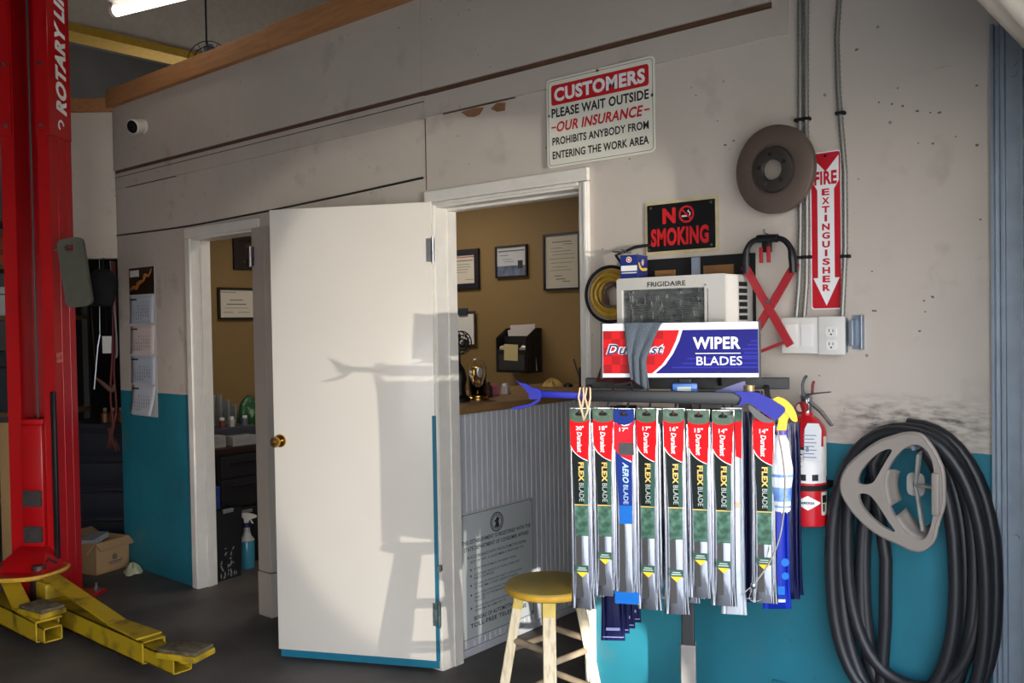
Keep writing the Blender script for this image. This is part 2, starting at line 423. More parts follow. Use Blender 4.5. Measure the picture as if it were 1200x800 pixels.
# frame of the small office doorway
b = MB()
b.bb((-4.80, -0.018, 0), (-4.75, 0, 2.028), 0.003)
b.bb((-4.80, -0.018, 2.030), (-4.07, 0, 2.085), 0.003)
b.bb((-4.752, -0.012, 0), (-4.746, 0.112, 2.02)); b.bb((-4.746, -0.004, 2.018), (-4.07, 0.112, 2.032)); b.bb((-4.746, 0.05, 0), (-4.738, 0.085, 2.016))
struct(b.build('trim_9', trim_white, smooth=False, loc='origin'))
post_m = mat('door_post_paint', (176, 164, 152), 0.5, var=0.06, scale=5)
b = MB(); b.bb((-4.07, -0.055, 0.235), (-3.96, 0.12, 2.028), 0.003); b.bb((-4.072, -0.058, 0), (-3.957, 0.12, 0.230), 0.003)
o = struct(b.build('trim_10', post_m, smooth=False, loc='origin'))
b = MB(wallf(-4.07, 1.83, -0.056)); b.bb((0.0, 0, 0), (0.03, 0.10, 0.004)); b.cyl((-0.006, -0.003, 0.004), (-0.006, 0.103, 0.004), 0.007); b.bb((-0.045, 0.0, 0.0), (-0.006, 0.10, 0.003))
for k in range(3): b.cyl((0.015, 0.02+0.03*k, 0.003), (0.015, 0.02+0.03*k, 0.006), 0.004, seg=8)
b.build('hinge', steel, o)
# frame of the main doorway
b = MB()
b.bb((-2.815, -0.018, 0.0), (-2.757, 0, 2.034), 0.004); b.bb((-2.815, -0.018, 2.036), (-1.945, 0, 2.086), 0.004)
b.bb((-2.755, -0.022, 2.020), (-1.987, -0.012, 2.034), 0.003)
b.bb((-1.985, -0.018, 0.0), (-1.945, 0, 2.034), 0.004); b.bb((-1.965, -0.024, 0), (-1.950, -0.016, 2.032), 0.004)
b.bb((-2.759, -0.010, 0.0), (-2.754, 0.112, 2.016)); b.bb((-2.754, 0.06, 0), (-2.748, 0.112, 2.010)); b.bb((-2.754, -0.006, 2.012), (-1.988, 0.112, 2.024))
b.bb((-1.992, -0.010, 0), (-1.986, 0.112, 2.012)); b.bb((-2.000, 0.06, 0), (-1.992, 0.112, 2.008)); b.bb((-2.746, 0.06, 2.002), (-2.002, 0.112, 2.012))
struct(b.build('trim_11', trim_white, smooth=False, loc='origin'))

# open door leaf, swung right back against the wall
ca, sa = math.cos(math.radians(26.5)), math.sin(math.radians(26.5))
# local x runs from the free edge to the hinge, z comes out of the face we see
leaf = frame((-2.762-0.770*ca, -0.026-0.770*sa, 0), (ca, sa, 0), (0, 0, 1))
door_gloss = mat('door_gloss_paint', (226, 218, 206), 0.28, var=0.02, scale=4, bump=0.03, bscale=8, coat=0.2)
teal_gloss = mat('teal_gloss', (22, 108, 134), 0.45, var=0.1, scale=12)
b = MB(leaf); b.bb((0, 0.045, -0.040), (0.768, 2.037, 0), 0.003); door = b.build('door_1', door_gloss, loc=(-2.762-0.77*ca, -0.026-0.77*sa, 0))
tag(door, 'white flush door standing wide open beside the main doorway', 'door', kind='structure')
b = MB(leaf); b.bb((0.012, 0.012, -0.038), (0.768, 0.044, -0.004)); b.bb((0.756, 0.045, -0.0405), (0.7712, 1.115, 0.0006)); b.build('painted_edge', teal_gloss, door, smooth=False)
b = MB(leaf); b.lathe([(0.001, 0.062), (0.016, 0.060), (0.024, 0.050), (0.025, 0.042), (0.016, 0.030), (0.011, 0.022), (0.011, 0.006), (0.028, 0.005), (0.030, 0.0)], M=Matrix.Translation((0.030, 0.995, 0)), seg=24)
b.build('door_knob', brass, door)
hinge_teal = mat('painted_hinge', (30, 84, 96), 0.5, 0.3, rgb2=(120, 120, 112), scale=40)
for zc, mm in ((1.83, steel), (0.25, hinge_teal)):
    b = MB(leaf); b.cyl((0.775, zc-0.05, 0.004), (0.775, zc+0.05, 0.004), 0.008, seg=12); b.bb((0.745, zc-0.05, 0.0005), (0.775, zc+0.05, 0.003))
    for k in range(3): b.cyl((0.757, zc-0.03+0.03*k, 0.002), (0.757, zc-0.03+0.03*k, 0.005), 0.004, seg=8)
    b.cyl((0.775, zc-0.058, 0.004), (0.775, zc+0.058, 0.004), 0.005, seg=10); b.build('hinge', mm, door)
b = MB(leaf); b.bb((0.770, 0.44, -0.012), (0.788, 0.465, 0.01), 0.002); b.build('door_stop', hinge_teal, door, smooth=False)

# steel track of the roll-up garage door at the near end of the wall, and the rolled curtain over it
b = MB(wallf(0, 0)); b.bb((-0.590, 0, 0), (-0.46, 2.30, 0.006)); b.bb((-0.590, 0, 0.006), (-0.582, 2.30, 0.03)); b.bb((-0.57, 0, 0.006), (-0.556, 2.30, 0.02), 0.003); b.bb((-0.515, 0, 0.006), (-0.509, 2.3, 0.045))
for zz in (0.9, 1.5, 2.16, 2.19): b.cyl((-0.537, zz, 0.006), (-0.537, zz, 0.014), 0.009, seg=8)
tr = struct(b.build('trim_12', galv, smooth=False, loc='origin'))
roll_m = mat('roll_curtain', (196, 184, 164), 0.55, var=0.08, scale=6)
b = MB()
prof = [];
for k in range(73):
    a = 2*PI*k/72; rr = 0.215+0.006*math.sin(a*18); prof.append((-0.30+rr*math.cos(a), 2.30+rr*math.sin(a)))
b.loft([[(x, y, z) for x, z in prof[:-1]] for y in (-6.8, -0.16)])
b.cyl((-0.30, -0.165, 2.30), (-0.30, -0.001, 2.30), 0.20, 0.17, seg=40)
struct(b.build('garage_door_roll', roll_m, ang=50, loc='origin'))

# hole round the air conditioner: black trim, boards and a pale strip
b = MB(wallf(0, 0)); b.bb((-1.80, 1.660, -0.02), (-1.29, 1.725, 0.012)); b.bb((-1.80, 1.3, -0.02), (-1.775, 1.70, 0.006)); b.bb((-1.312, 1.30, -0.02), (-1.29, 1.70, 0.006))
win = struct(b.build('window_1', matte_black, smooth=False, loc='origin'))
b = MB(wallf(0, 0)); b.bb((-1.47, 1.655, 0.013), (-1.36, 1.692, 0.018)); b.bb((-1.66, 1.655, 0.013), (-1.58, 1.685, 0.018)); b.build('board', mat('window_board', (138, 98, 58), 0.8, var=0.25, scale=10), win, smooth=False)
b = MB(wallf(0, 0)); b.bb((-1.513, 1.65, 0.013), (-1.484, 1.722, 0.022)); b.build('strip', mat('window_strip', (150, 160, 178), 0.5), win, smooth=False)
# old nail holes and knocks in the near end of the wall
HOLES = [(-0.784, 2.009), (-0.745, 2.003), (-0.629, 1.982), (-0.622, 1.775), (-0.771, 1.554), (-0.769, 1.522), (-0.918, 1.646), (-0.748, 1.564), (-0.629, 2.147), (-0.826, 2.124), (-0.857, 2.135), (-0.894, 2.146), (-0.958, 2.315), (-0.956, 1.926), (-0.684, 2.014), (-2.15, 2.187), (-2.152, 1.906), (-1.893, 1.777), (-1.945, 1.461), (-1.393, 2.09), (-1.362, 2.1), (-1.378, 2.074), (-1.769, 2.094), (-0.578, 1.553), (-0.916, 1.528), (-0.909, 1.528), (-0.784, 1.466), (-2.442, 2.029), (-2.512, 2.054), (-1.082, 1.329), (-1.115, 2.184), (-0.786, 2.103), (-0.751, 2.092), (-0.726, 2.088), (-1.749, 1.767), (-1.742, 1.751)]
random.seed(21); b = MB(wallf(0, 0))
for k, (x, z) in enumerate(HOLES):
    r = random.uniform(0.002, 0.0048); q = [(x+r*random.uniform(0.7, 1.5)*math.cos(2*PI*i/9), z+r*random.uniform(0.6, 1.0)*math.sin(2*PI*i/9)) for i in range(9)]
    b.prism(q, 0, 0.0008)
struct(b.build('trim_14', mat('old_hole', (112, 99, 88), 0.9), smooth=False, loc='origin'))
# ================================================================== LIFT, at the far end of the bay
CT = Vector((0.8, 0.6, 0)); CN = Vector((0.6, -0.8, 0))
cf = frame((-5.048, -0.656, 0), CT, (0, 0, 1))       # x along the column's open face, y up, z towards us
cs = frame((-5.048, -0.656, 0), -CN, (0, 0, 1))      # its right flank: x into depth, y up, z out to the right
lift = thing('vehicle_lift', (-5.16, -0.62, 0), 'red steel two-post vehicle lift column with yellow swing arms on the floor', 'car lift')
b = MB(cf)
prof = [(-0.27, 0), (-0.27, -0.22), (0, -0.22), (0, 0), (-0.065, 0), (-0.065, -0.025), (-0.035, -0.03), (-0.035, -0.19), (-0.235, -0.19), (-0.235, -0.03), (-0.195, -0.025), (-0.195, 0)]
b.loft([[(x, y, z) for x, z in prof] for y in (0.0, 3.6)]); b.build('column', red_paint, lift, ang=25)
b = MB(cf); b.bb((-0.36, 0.0, -0.30), (0.10, 0.018, 0.06), 0.003); b.build('base_plate', red_paint, lift, smooth=False)
for x, z in ((-0.31, -0.26), (-0.31, 0.0), (0.06, 0.0), (0.06, -0.26)):
    b = MB(cf); b.cyl((x, 0.018, z), (x, 0.034, z), 0.016, seg=6); b.cyl((x, 0.03, z), (x, 0.06, z), 0.008, seg=10); b.build('anchor_bolt', steel, lift)
# ridges pressed into the flank
b = MB(cs); b.bb((0.075, 0.02, 0), (0.10, 2.56, 0.004), 0.002); b.bb((0.155, 0.02, 0), (0.165, 2.56, 0.004), 0.002); b.build('flank_rib', red_paint, lift, smooth=False)
b = MB(cf); b.bb((-0.062, 2.57, 0.001), (0.002, 3.6, 0.012)); b.bb((-0.272, 2.57, 0.001), (-0.20, 3.6, 0.012)); 
b.M = cs; b.bb((-0.012, 2.57, 0), (0.205, 3.6, 0.014), 0.003); hp = b.build('header_cover', red_paint, lift, smooth=False)
b = MB(cs); b.text('ROTARY LIFT', 0.160, 2.70, 0.76, 0.105, 0.0155, bold=0.05, shear=0.25, rot=PI/2); b.prism([(0.10+0.030*math.cos(a), 2.64+0.030*math.sin(a)) for a in [k*PI/8 for k in range(12)]]+[(0.10+0.018*math.cos(a), 2.64+0.018*math.sin(a)) for a in [k*PI/8 for k in range(11, -1, -1)]], 0.0148, 0.0156)
b.build('lettering', ink_white, hp, smooth=False)
for x, zz in ((-0.03, 2.62), (-0.03, 2.95)):
    for x_ in (x, x-0.2):
        b = MB(cf); b.cyl((x_, zz, 0.012), (x_, zz, 0.020), 0.011, seg=6); b.build('cover_bolt', steel, lift)
for x in (-0.155, -0.105):
    b = MB(cf); b.cyl((x, 0.95, -0.09), (x, 3.6, -0.09), 0.006, seg=8); b.build('lift_cable', mat('dull_cable', (96, 88, 86), 0.6, 0.3), lift)
b = MB(cf); b.bb((-0.231, 0.10, -0.17), (-0.039, 1.02, -0.04), 0.006); b.bb((-0.188, 0.30, -0.04), (-0.07, 1.0, 0.022), 0.008); b.bb((-0.19, 1.0, -0.03), (-0.07, 1.03, 0.015), 0.004); cg = b.build('carriage', red_paint, lift)
for zz in (0.60, 0.405):
    b = MB(cf); b.bb((-0.182, zz-0.045, 0.022), (-0.076, zz+0.045, 0.036), 0.008); b.build('door_bumper', mat('worn_rubber', (62, 54, 52), 0.85, var=0.3, scale=40), cg)
b = MB(cf); b.bb((-0.018, 0.27, 0.002), (0.008, 1.18, 0.022), 0.004); b.build('guide_strip', black_plastic, lift)
b = MB(cf); b.loft([[(-0.20, 0.34, 0.0), (-0.055, 0.34, 0.0), (-0.055, 0.34, 0.03), (-0.20, 0.34, 0.03)], [(-0.27, 0.245, 0.0), (0.02, 0.245, 0.0), (0.02, 0.245, 0.20), (-0.27, 0.245, 0.20)]]); b.bb((-0.24, 0.06, -0.03), (-0.02, 0.25, 0.06)); b.build('gusset', red_paint, lift)
b = MB(frame((-5.048, -0.656, 0), CT, -CN))   # x along, y into depth, z up
pl = [(-0.36, 0.0), (-0.37, -0.17), (-0.30, -0.27), (-0.12, -0.31), (0.02, -0.27), (0.075, -0.17), (0.07, -0.05), (0.0, 0.0)]
b.prism(smoothpoly(pl, 3), 0.225, 0.245); pp_ = b.build('pivot_plate', red_paint, lift)
b = MB(frame((-5.048, -0.656, 0), CT, -CN)); q = smoothpoly(pl, 4)
b.tube([(x, y, 0.235) for x, y in q], 0.012, seg=6, closed=True); b.build('plate_rim', mat('worn_yellow', (205, 160, 60), 0.5, var=0.2, scale=20), pp_)
gsteel = mat('greasy_steel', (88, 62, 58), 0.5, 0.6, var=0.3, scale=30)
for x, y in ((-0.25, -0.16), (-0.02, -0.16)):
    b = MB(frame((-5.048, -0.656, 0), CT, -CN)); b.lathe([(0.0005, 0.02), (0.045, 0.02), (0.045, 0.23), (0.035, 0.245), (0.035, 0.275), (0.0005, 0.276)], M=Matrix.Translation((x, y, 0)), seg=18); b.build('pivot_pin', gsteel, lift)
b = MB(frame((-5.048, -0.656, 0), CT, -CN)); b.tube([(-0.05, -0.12, 0.25), (0.0, -0.10, 0.29), (0.05, -0.11, 0.27)], 0.007); b.build('pull_ring', gsteel, lift)

def swing_arm(x0, x1, xi, y0, y1, padx, pady, rotp, strap):
    b = MB(); zb, zt = 0.045, 0.145
    t = 0.008
    for a, c in (((x0, y0, zb), (x1, y0+t, zt)), ((x0, y1-t, zb), (x1, y1, zt)), ((x0, y0, zb), (x1, y1, zb+t)), ((x0, y0, zt-t), (x1, y1, zt))): b.bb(a, c, 0.001)
    b.bb((x0-0.02, y0, zb), (x0+0.1, y1, 0.22), 0.01)
    a = b.build('swing_arm', yellow_paint, lift, smooth=False)
    b = MB(); 
    for p, q in (((x1-0.3, y0+0.012, zb+0.01), (xi, y0+0.018, zt-0.022)), ((x1-0.3, y1-0.018, zb+0.01), (xi, y1-0.012, zt-0.022)), ((x1-0.3, y0+0.012, zb+0.01), (xi, y1-0.012, zb+0.016)), ((x1-0.3, y0+0.012, zt-0.028), (xi, y1-0.012, zt-0.022))): b.bb(p, q, 0.001)
    b.build('arm_extension', yellow_paint, a, smooth=False)
    b = MB(); (sx0, sy0), (sx1, sy1) = strap
    b.bar((sx0, sy0, 0.232), (sx1, sy1, zt+0.004), 0.085, 0.012, bev=0.003); b.bar((sx1-0.01, sy1, zt+0.004), (sx1+0.30, (y0+y1)/2, zt+0.004), 0.085, 0.01, w1=0.12, bev=0.003); b.build('truss_strap', yellow_paint, a, smooth=False)
    Mp = Matrix.Translation((padx, pady, 0)) @ Matrix.Rotation(rotp, 4, 'Z')
    b = MB(Mp); b.box((0, 0, 0.165), (0.20, 0.13, 0.026), 0.005); b.cyl((0, 0, 0.13), (0, 0, 0.155), 0.03); pd = b.build('lift_pad', yellow_paint, a)
    b = MB(Mp); b.box((0, 0, 0.186), (0.19, 0.12, 0.016), 0.004); b.build('pad_grip', mat('grip_dirt', (70, 60, 48), 0.9, rgb2=(110, 96, 70), scale=40, bump=0.6, bscale=60), pd)
swing_arm(-4.85, -3.76, -3.52, -0.855, -0.745, -3.44, -0.83, 0.35, ((-4.83, -0.79), (-4.10, -0.80)))
swing_arm(-5.25, -4.42, -4.36, -1.035, -0.925, -4.52, -0.965, 0.15, ((-5.02, -0.93), (-4.70, -0.985)))
b = MB(cs); b.bb((0.02, 1.335, 0.0005), (0.075, 1.39, 0.0015)); b.build('warning_sticker', mat('sticker', (214, 150, 140), 0.5, rgb2=(190, 30, 30), scale=60), lift, smooth=False)
b = MB(cf); b.tube([(-0.02, 1.95, -0.03), (0.04, 1.95, -0.03), (0.128, 1.957, 0.045), (0.128, 1.975, 0.06)], 0.006); b.build('hook', steel, lift)

pf = cf @ Matrix.Translation((0.155, 1.82, 0.045)) @ Matrix.Rotation(0.13, 4, 'Z')
b = MB(pf); b.prism(rrect(-0.072, -0.185, 0.072, 0.185, 0.035), -0.012, 0.012, holes=(rrect(-0.035, 0.118, 0.020, 0.148, 0.012),))
kp = tag(b.build('kneeling_pad', mat('grey_foam', (86, 86, 74), 0.85, var=0.1, scale=14, bump=0.15, bscale=120)), 'grey foam kneeling pad with a hand slot hanging on the lift column', 'kneeling pad')

# ================================================================== THINGS ON THE FAR END OF THE WALL
bx = frame((-5.515, -0.25, 0), (-0.25, 0.97, 0), (0, 0, 1))     # right face of the carton
card_m = mat('cardboard', (176, 138, 96), 0.8, var=0.1, scale=5, bump=0.1, bscale=40)
b = MB(bx)
w, d, h, t = 0.25, 0.27, 0.195, 0.005
for p, q in (((0, 0, -t), (w, h, 0)), ((0, 0, -d), (w, h, -d+t)), ((0, 0, -d), (t, h, 0)), ((w-t, 0, -d), (w, h, 0)), ((0, 0.001, -d), (w, t, 0))): b.bb(p, q)
carton = b.build('cardboard_box', card_m, smooth=False)
tag(carton, 'open brown cardboard box on the floor at the foot of the lift', 'box')
for p, q, r in (((0.0, h, 0.0), (w, h, 0.0), (0, -0.04, 0.05)), ((0, h, -d), (w, h, -d), (0, 0.03, -0.07)), ((0, h, 0), (0, h, -d), (-0.06, -0.05, 0)), ((w, h, 0), (w, h, -d), (-0.05, 0.015, 0))):
    b = MB(bx); p, q, r = Vector(p), Vector(q), Vector(r); b.raw([p, q, q+r, p+r], [(0, 1, 2, 3)]); b.build('flap', card_m, carton, smooth=False, solid=0.004)
b = MB(bx); b.text('FRAGILE', 0.115, 0.052, 0.0, 0.0) if False else None
b.prism(circ(0.14, 0.088, 0.02, 10), 0.0005, 0.001); b.bb((0.095, 0.055, 0.0004), (0.20, 0.063, 0.001)); b.bb((0.10, 0.044, 0.0004), (0.19, 0.049, 0.001)); b.build('printed_mark', mat('carton_print', (112, 92, 84), 0.8), carton, smooth=False)
b = MB(bx @ Matrix.Translation((0.05, 0.185, -0.11)) @ Matrix.Rotation(0.3, 4, 'Y') @ Matrix.Rotation(0.1, 4, 'Z')); b.bb((-0.06, 0, -0.05), (0.11, 0.035, 0.06), 0.003); b.bb((-0.03, -0.13, -0.03), (0.08, 0, 0.03))
tag(b.build('parts_carton', mat('grey_carton', (150, 150, 148), 0.6, var=0.15), smooth=False), 'small grey carton lying on top of the open cardboard box', 'box')
b = MB(Matrix.Translation((-5.405, -0.075, 0)) @ Matrix.Rotation(-0.3, 4, 'Z'))
random.seed(5); ph = [random.uniform(0, 6) for _ in range(6)]
def rag(u, v):
    a = u*2*PI; r = v; k = 1+0.18*math.sin(3*a+ph[0])+0.12*math.sin(5*a+ph[1])
    hgt = 0.055*(1-r**2.2)*(0.75+0.35*math.sin(4*a+ph[2]+3*r)) + 0.004
    return (0.085*r*k*math.cos(a), 0.055*r*k*math.sin(a), hgt)
b.grid(rag, 36, 10); tag(b.build('shop_rag', mat('pale_rag', (196, 192, 156), 0.9, bump=0.3, bscale=90), ang=80), 'crumpled pale rag on the floor below the teal wall', 'rag')

# wall calendar
cal = thing('wall_calendar', (-5.33, 0, 0.972), 'long four-month paper calendar hanging on the wall left of the small doorway', 'calendar')
cw = wallf(-5.495, 0.972, -0.004)
b = MB(cw); b.bb((0, 0, -0.002), (0.315, 0.925, 0)); b.build('backing', mat('calendar_back', (206, 202, 196), 0.7), cal, smooth=False)
b = MB(cw); b.bb((0.004, 0.755, 0), (0.311, 0.921, 0.002)); pic = b.build('picture', mat('calendar_picture', (38, 26, 20), 0.4, rgb2=(66, 40, 24), scale=9), cal, smooth=False)
b = MB(cw); b.tube([(0.02, 0.785, 0.003), (0.07, 0.80, 0.003), (0.10, 0.79, 0.003), (0.13, 0.825, 0.003), (0.19, 0.84, 0.003), (0.21, 0.87, 0.003), (0.25, 0.865, 0.003), (0.29, 0.905, 0.003)], [0.004, 0.012, 0.007, 0.014, 0.007, 0.012, 0.006, 0.003], seg=6, sub=4); b.build('gilt_ornament', mat('gilt', (206, 140, 60), 0.4, 0.5), pic)
b = MB(cw); b.bb((0.02, 0.865, 0.002), (0.13, 0.905, 0.004)); b.build('picture_label', paper, pic, smooth=False)
pad_mats = [mat('month_blue', (190, 196, 208), 0.7), mat('month_rose', (222, 206, 200), 0.7), mat('month_blue', (190, 196, 208), 0.7), mat('month_grey', (206, 208, 216), 0.7)]
for k, (z0, z1) in enumerate(((0.575, 0.745), (0.385, 0.560), (0.20, 0.372), (0.012, 0.19))):
    fl = 0.02 if k == 3 else 0.006
    b = MB(cw); b.grid(lambda u, v: (0.006+0.30*u, z0+(z1-z0)*v, 0.002+fl*(1-v)**2+(0.02*u*(1-v) if k == 3 else 0)), 6, 6)
    mp = b.build('month_page', pad_mats[k], cal, solid=0.001)
    b = MB(cw)
    for r in range(5):
        for c in range(7):
            n = r*7+c+1-2
            if 1 <= n <= 30: b.text(str(n), 0.075+0.029*c, z0+0.022+(z1-z0-0.075)*(4-r)/5, 0.012 if n > 9 else 0.006, 0.014, 0.012+fl*0.6, bold=0.02)
    b.bb((0.02, z1-0.026, 0.0055), (0.10, z1-0.016, 0.0065)); b.build('dates', ink_black if k != 1 else mat('date_grey', (96, 40, 40), 0.6), mp, smooth=False)

# security camera
sc_ = thing('security_camera', (-5.25, -0.001, 2.74), 'small white bullet security camera high on the wall beside the bulkhead', 'camera')
b = MB(wallf(-5.235, 2.74, 0)); b.lathe([(0.0005, 0), (0.042, 0), (0.042, 0.02), (0.03, 0.028), (0.0005, 0.03)]); b.tube([(0, 0, 0.02), (0.002, -0.005, 0.05)], 0.014); b.build('mount', white_paint, sc_)
hd = Vector((0.35, -0.90, -0.28)).normalized(); c0 = Vector((-5.235, -0.05, 2.74))
hf = frame(c0-hd*0.01, hd.cross(Vector((0, 0, 1))), hd.cross(Vector((0, 0, 1))).cross(hd)*-1)
zf = Matrix.Translation(c0-hd*0.02) @ hd.to_track_quat('Z', 'Y').to_matrix().to_4x4()
b = MB(zf); b.lathe([(0.0005, -0.03), (0.03, -0.028), (0.042, -0.01), (0.044, 0.075), (0.038, 0.078)]); hs = b.build('housing', white_paint, sc_)
b = MB(zf); b.lathe([(0.038, 0.078), (0.039, 0.072), (0.0005, 0.072)]); b.lathe([(0.014, 0.073), (0.012, 0.079), (0.0005, 0.08)]); b.build('lens', black_plastic, hs)

# thin cable stapled across the wall
b = MB(); b.tube([(x, -0.006, z) for x, z in ((-5.64, 2.112), (-5.16, 2.104), (-4.75, 2.101), (-4.41, 2.106), (-3.99, 2.114), (-3.4, 2.13), (-2.83, 2.15))], 0.005, seg=6, sub=4)
tag(b.build('wall_cable', black_plastic), 'thin black cable stapled along the wall above the small doorway', 'cable')

# corner under the bulkhead: cap, cables and rod on hooks
kf = bk @ Matrix.Translation((0, 0, -0.02))
cap = thing('baseball_cap', kf @ Vector((-0.075, 1.72, 0.03)), 'black baseball cap hanging under the bulkhead corner', 'cap')
b = MB(kf @ Matrix.Translation((-0.085, 1.80, 0.03)))
b.lathe([(0.0005, 0.10), (0.05, 0.092), (0.08, 0.06), (0.09, 0.02), (0.088, -0.02)], M=Matrix.Rotation(-PI/2+0.3, 4, 'X'), seg=24); cap_m = mat('black_cap', (24, 25, 27), 0.85, bump=0.1, bscale=100)
b.build('crown', cap_m, cap)
b = MB(kf @ Matrix.Translation((-0.085, 1.80, 0.03))); b.grid(lambda u, v: (0.085*(2*u-1)*(1-0.15*v*v), -0.01-0.13*v, 0.07*math.sqrt(max(0, 1-(2*u-1)**2))*(1-v)+0.045*v+0.012*math.cos(2*(2*u-1))*v), 12, 8); b.build('visor', cap_m, cap, solid=0.004)
b = MB(kf); b.tube([(-0.085, 1.97, 0.03), (-0.085, 1.90, 0.035)], 0.004); b.build('strap', black_plastic, cap)
jc = thing('jumper_cables', kf @ Vector((-0.03, 0.74, 0.02)), 'red and black jumper cables with copper clamps hanging beside the teal wall', 'jumper cables')
b = MB(kf); b.tube([(-0.02, 1.95, 0.02), (-0.018, 1.5, 0.025), (-0.04, 1.25, 0.02), (-0.03, 1.0, 0.02), (-0.06, 0.86, 0.03)], 0.007, sub=5); b.tube([(-0.03, 1.95, 0.03), (-0.035, 1.45, 0.035), (-0.06, 1.1, 0.035), (-0.045, 0.88, 0.03)], 0.007, sub=5); b.build('red_lead', mat('red_rubber', (96, 22, 22), 0.6), jc)
b = MB(kf); b.tube([(-0.045, 1.95, 0.02), (-0.02, 1.75, 0.045), (-0.012, 1.4, 0.03), (-0.02, 1.33, 0.03)], 0.006, sub=5); b.build('black_lead', mat('grey_lead', (120, 118, 116), 0.5), jc)
for x0, x1, zz in ((-0.075, -0.03, 0.86), (-0.045, -0.09, 0.88)):
    b = MB(kf); b.bar((x0, zz+0.02, 0.03), ((x0+x1)/2, zz-0.07, 0.032), 0.022, 0.012); b.bar(((x0+x1)/2, zz-0.06, 0.034), (x1, zz-0.13, 0.034), 0.016, 0.01, w1=0.006); b.bar(((x0+x1)/2+0.01, zz-0.06, 0.026), (x1+0.018, zz-0.125, 0.028), 0.016, 0.01, w1=0.006); b.build('clamp', mat('copper_clamp', (104, 56, 46), 0.5, 0.4), jc)
b = MB(kf); b.tube([(-0.12, 1.48, 0.03), (-0.135, 1.40, 0.03), (-0.165, 1.13, 0.03)], 0.005); b.tube([(-0.12, 1.48, 0.03), (-0.115, 1.97, 0.02)], 0.002)
tag(b.build('pry_rod', steel), 'thin bright steel rod hanging left of the jumper cables', 'rod')
b = MB(kf); b.bb((-0.105, 1.36, 0.028), (-0.045, 1.47, 0.031)); o = tag(b.build('hang_tag', paper, smooth=False), 'small white paper tag hanging below the black cap', 'tag')
b = MB(kf); b.tube([(-0.075, 1.47, 0.03), (-0.08, 1.70, 0.03)], 0.0015); b.build('string', matte_black, o)
b = MB(kf); b.tube([(-0.15, 1.20, 0.03), (-0.10, 1.16, 0.035), (-0.05, 1.12, 0.035), (-0.04, 1.16, 0.03)], [0.006, 0.014, 0.014, 0.005], seg=8, sub=4)
b.tube([(-0.15, 1.20, 0.03), (-0.20, 1.97, 0.0)], 0.002); tag(b.build('leather_strap', mat('brown_leather', (104, 74, 60), 0.7)), 'short brown leather strap hanging between rod and jumper cables', 'strap')
# low cabinet in the recess and what stands on it
kc = thing('tool_cabinet', bk @ Vector((-0.2, 0, -0.41)), 'dark navy tool cabinet in the recess behind the cardboard box', 'cabinet')
navy = mat('navy_cabinet', (24, 27, 40), 0.5)
b = MB(bk); b.bb((-0.55, 0.0, -0.66), (-0.035, 0.88, -0.28), 0.006); b.build('body', navy, kc)
for k in range(4):
    b = MB(bk); b.bb((-0.54, 0.06+0.2*k, -0.28), (-0.045, 0.245+0.2*k, -0.265), 0.004); dr = b.build('drawer', navy, kc); b = MB(bk); b.bb((-0.5, 0.21+0.2*k, -0.265), (-0.09, 0.23+0.2*k, -0.252), 0.003); b.build('handle', black_plastic, dr, smooth=False)
names_ = ['amber bottle with a white cap on the navy cabinet, nearest the wall', 'amber bottle on the navy cabinet, second from the wall', 'amber bottle on the navy cabinet, third from the wall', 'amber bottle on the navy cabinet, hard by the lift column']
for k in range(4):
    o = thing('bottle', bk @ Vector((-0.09-0.055*k, 0.88, -0.33)), names_[k], 'bottle', 'amber bottles on the navy cabinet')
    Mb = bk @ Matrix.Translation((-0.09-0.055*k, 0.88, -0.33)) @ Matrix.Rotation(-PI/2, 4, 'X')
    b = MB(Mb); b.lathe([(0.0005, 0), (0.022, 0), (0.023, 0.01), (0.023, 0.06), (0.01, 0.075), (0.01, 0.085)], seg=16); b.build('glass', mat('amber', (120, 74, 36), 0.3), o)
    b = MB(Mb); b.lathe([(0.012, 0.08), (0.012, 0.10), (0.0005, 0.10)], seg=12); b.build('bottle_cap', mat('bottle_cap', (170, 150, 120), 0.5), o)
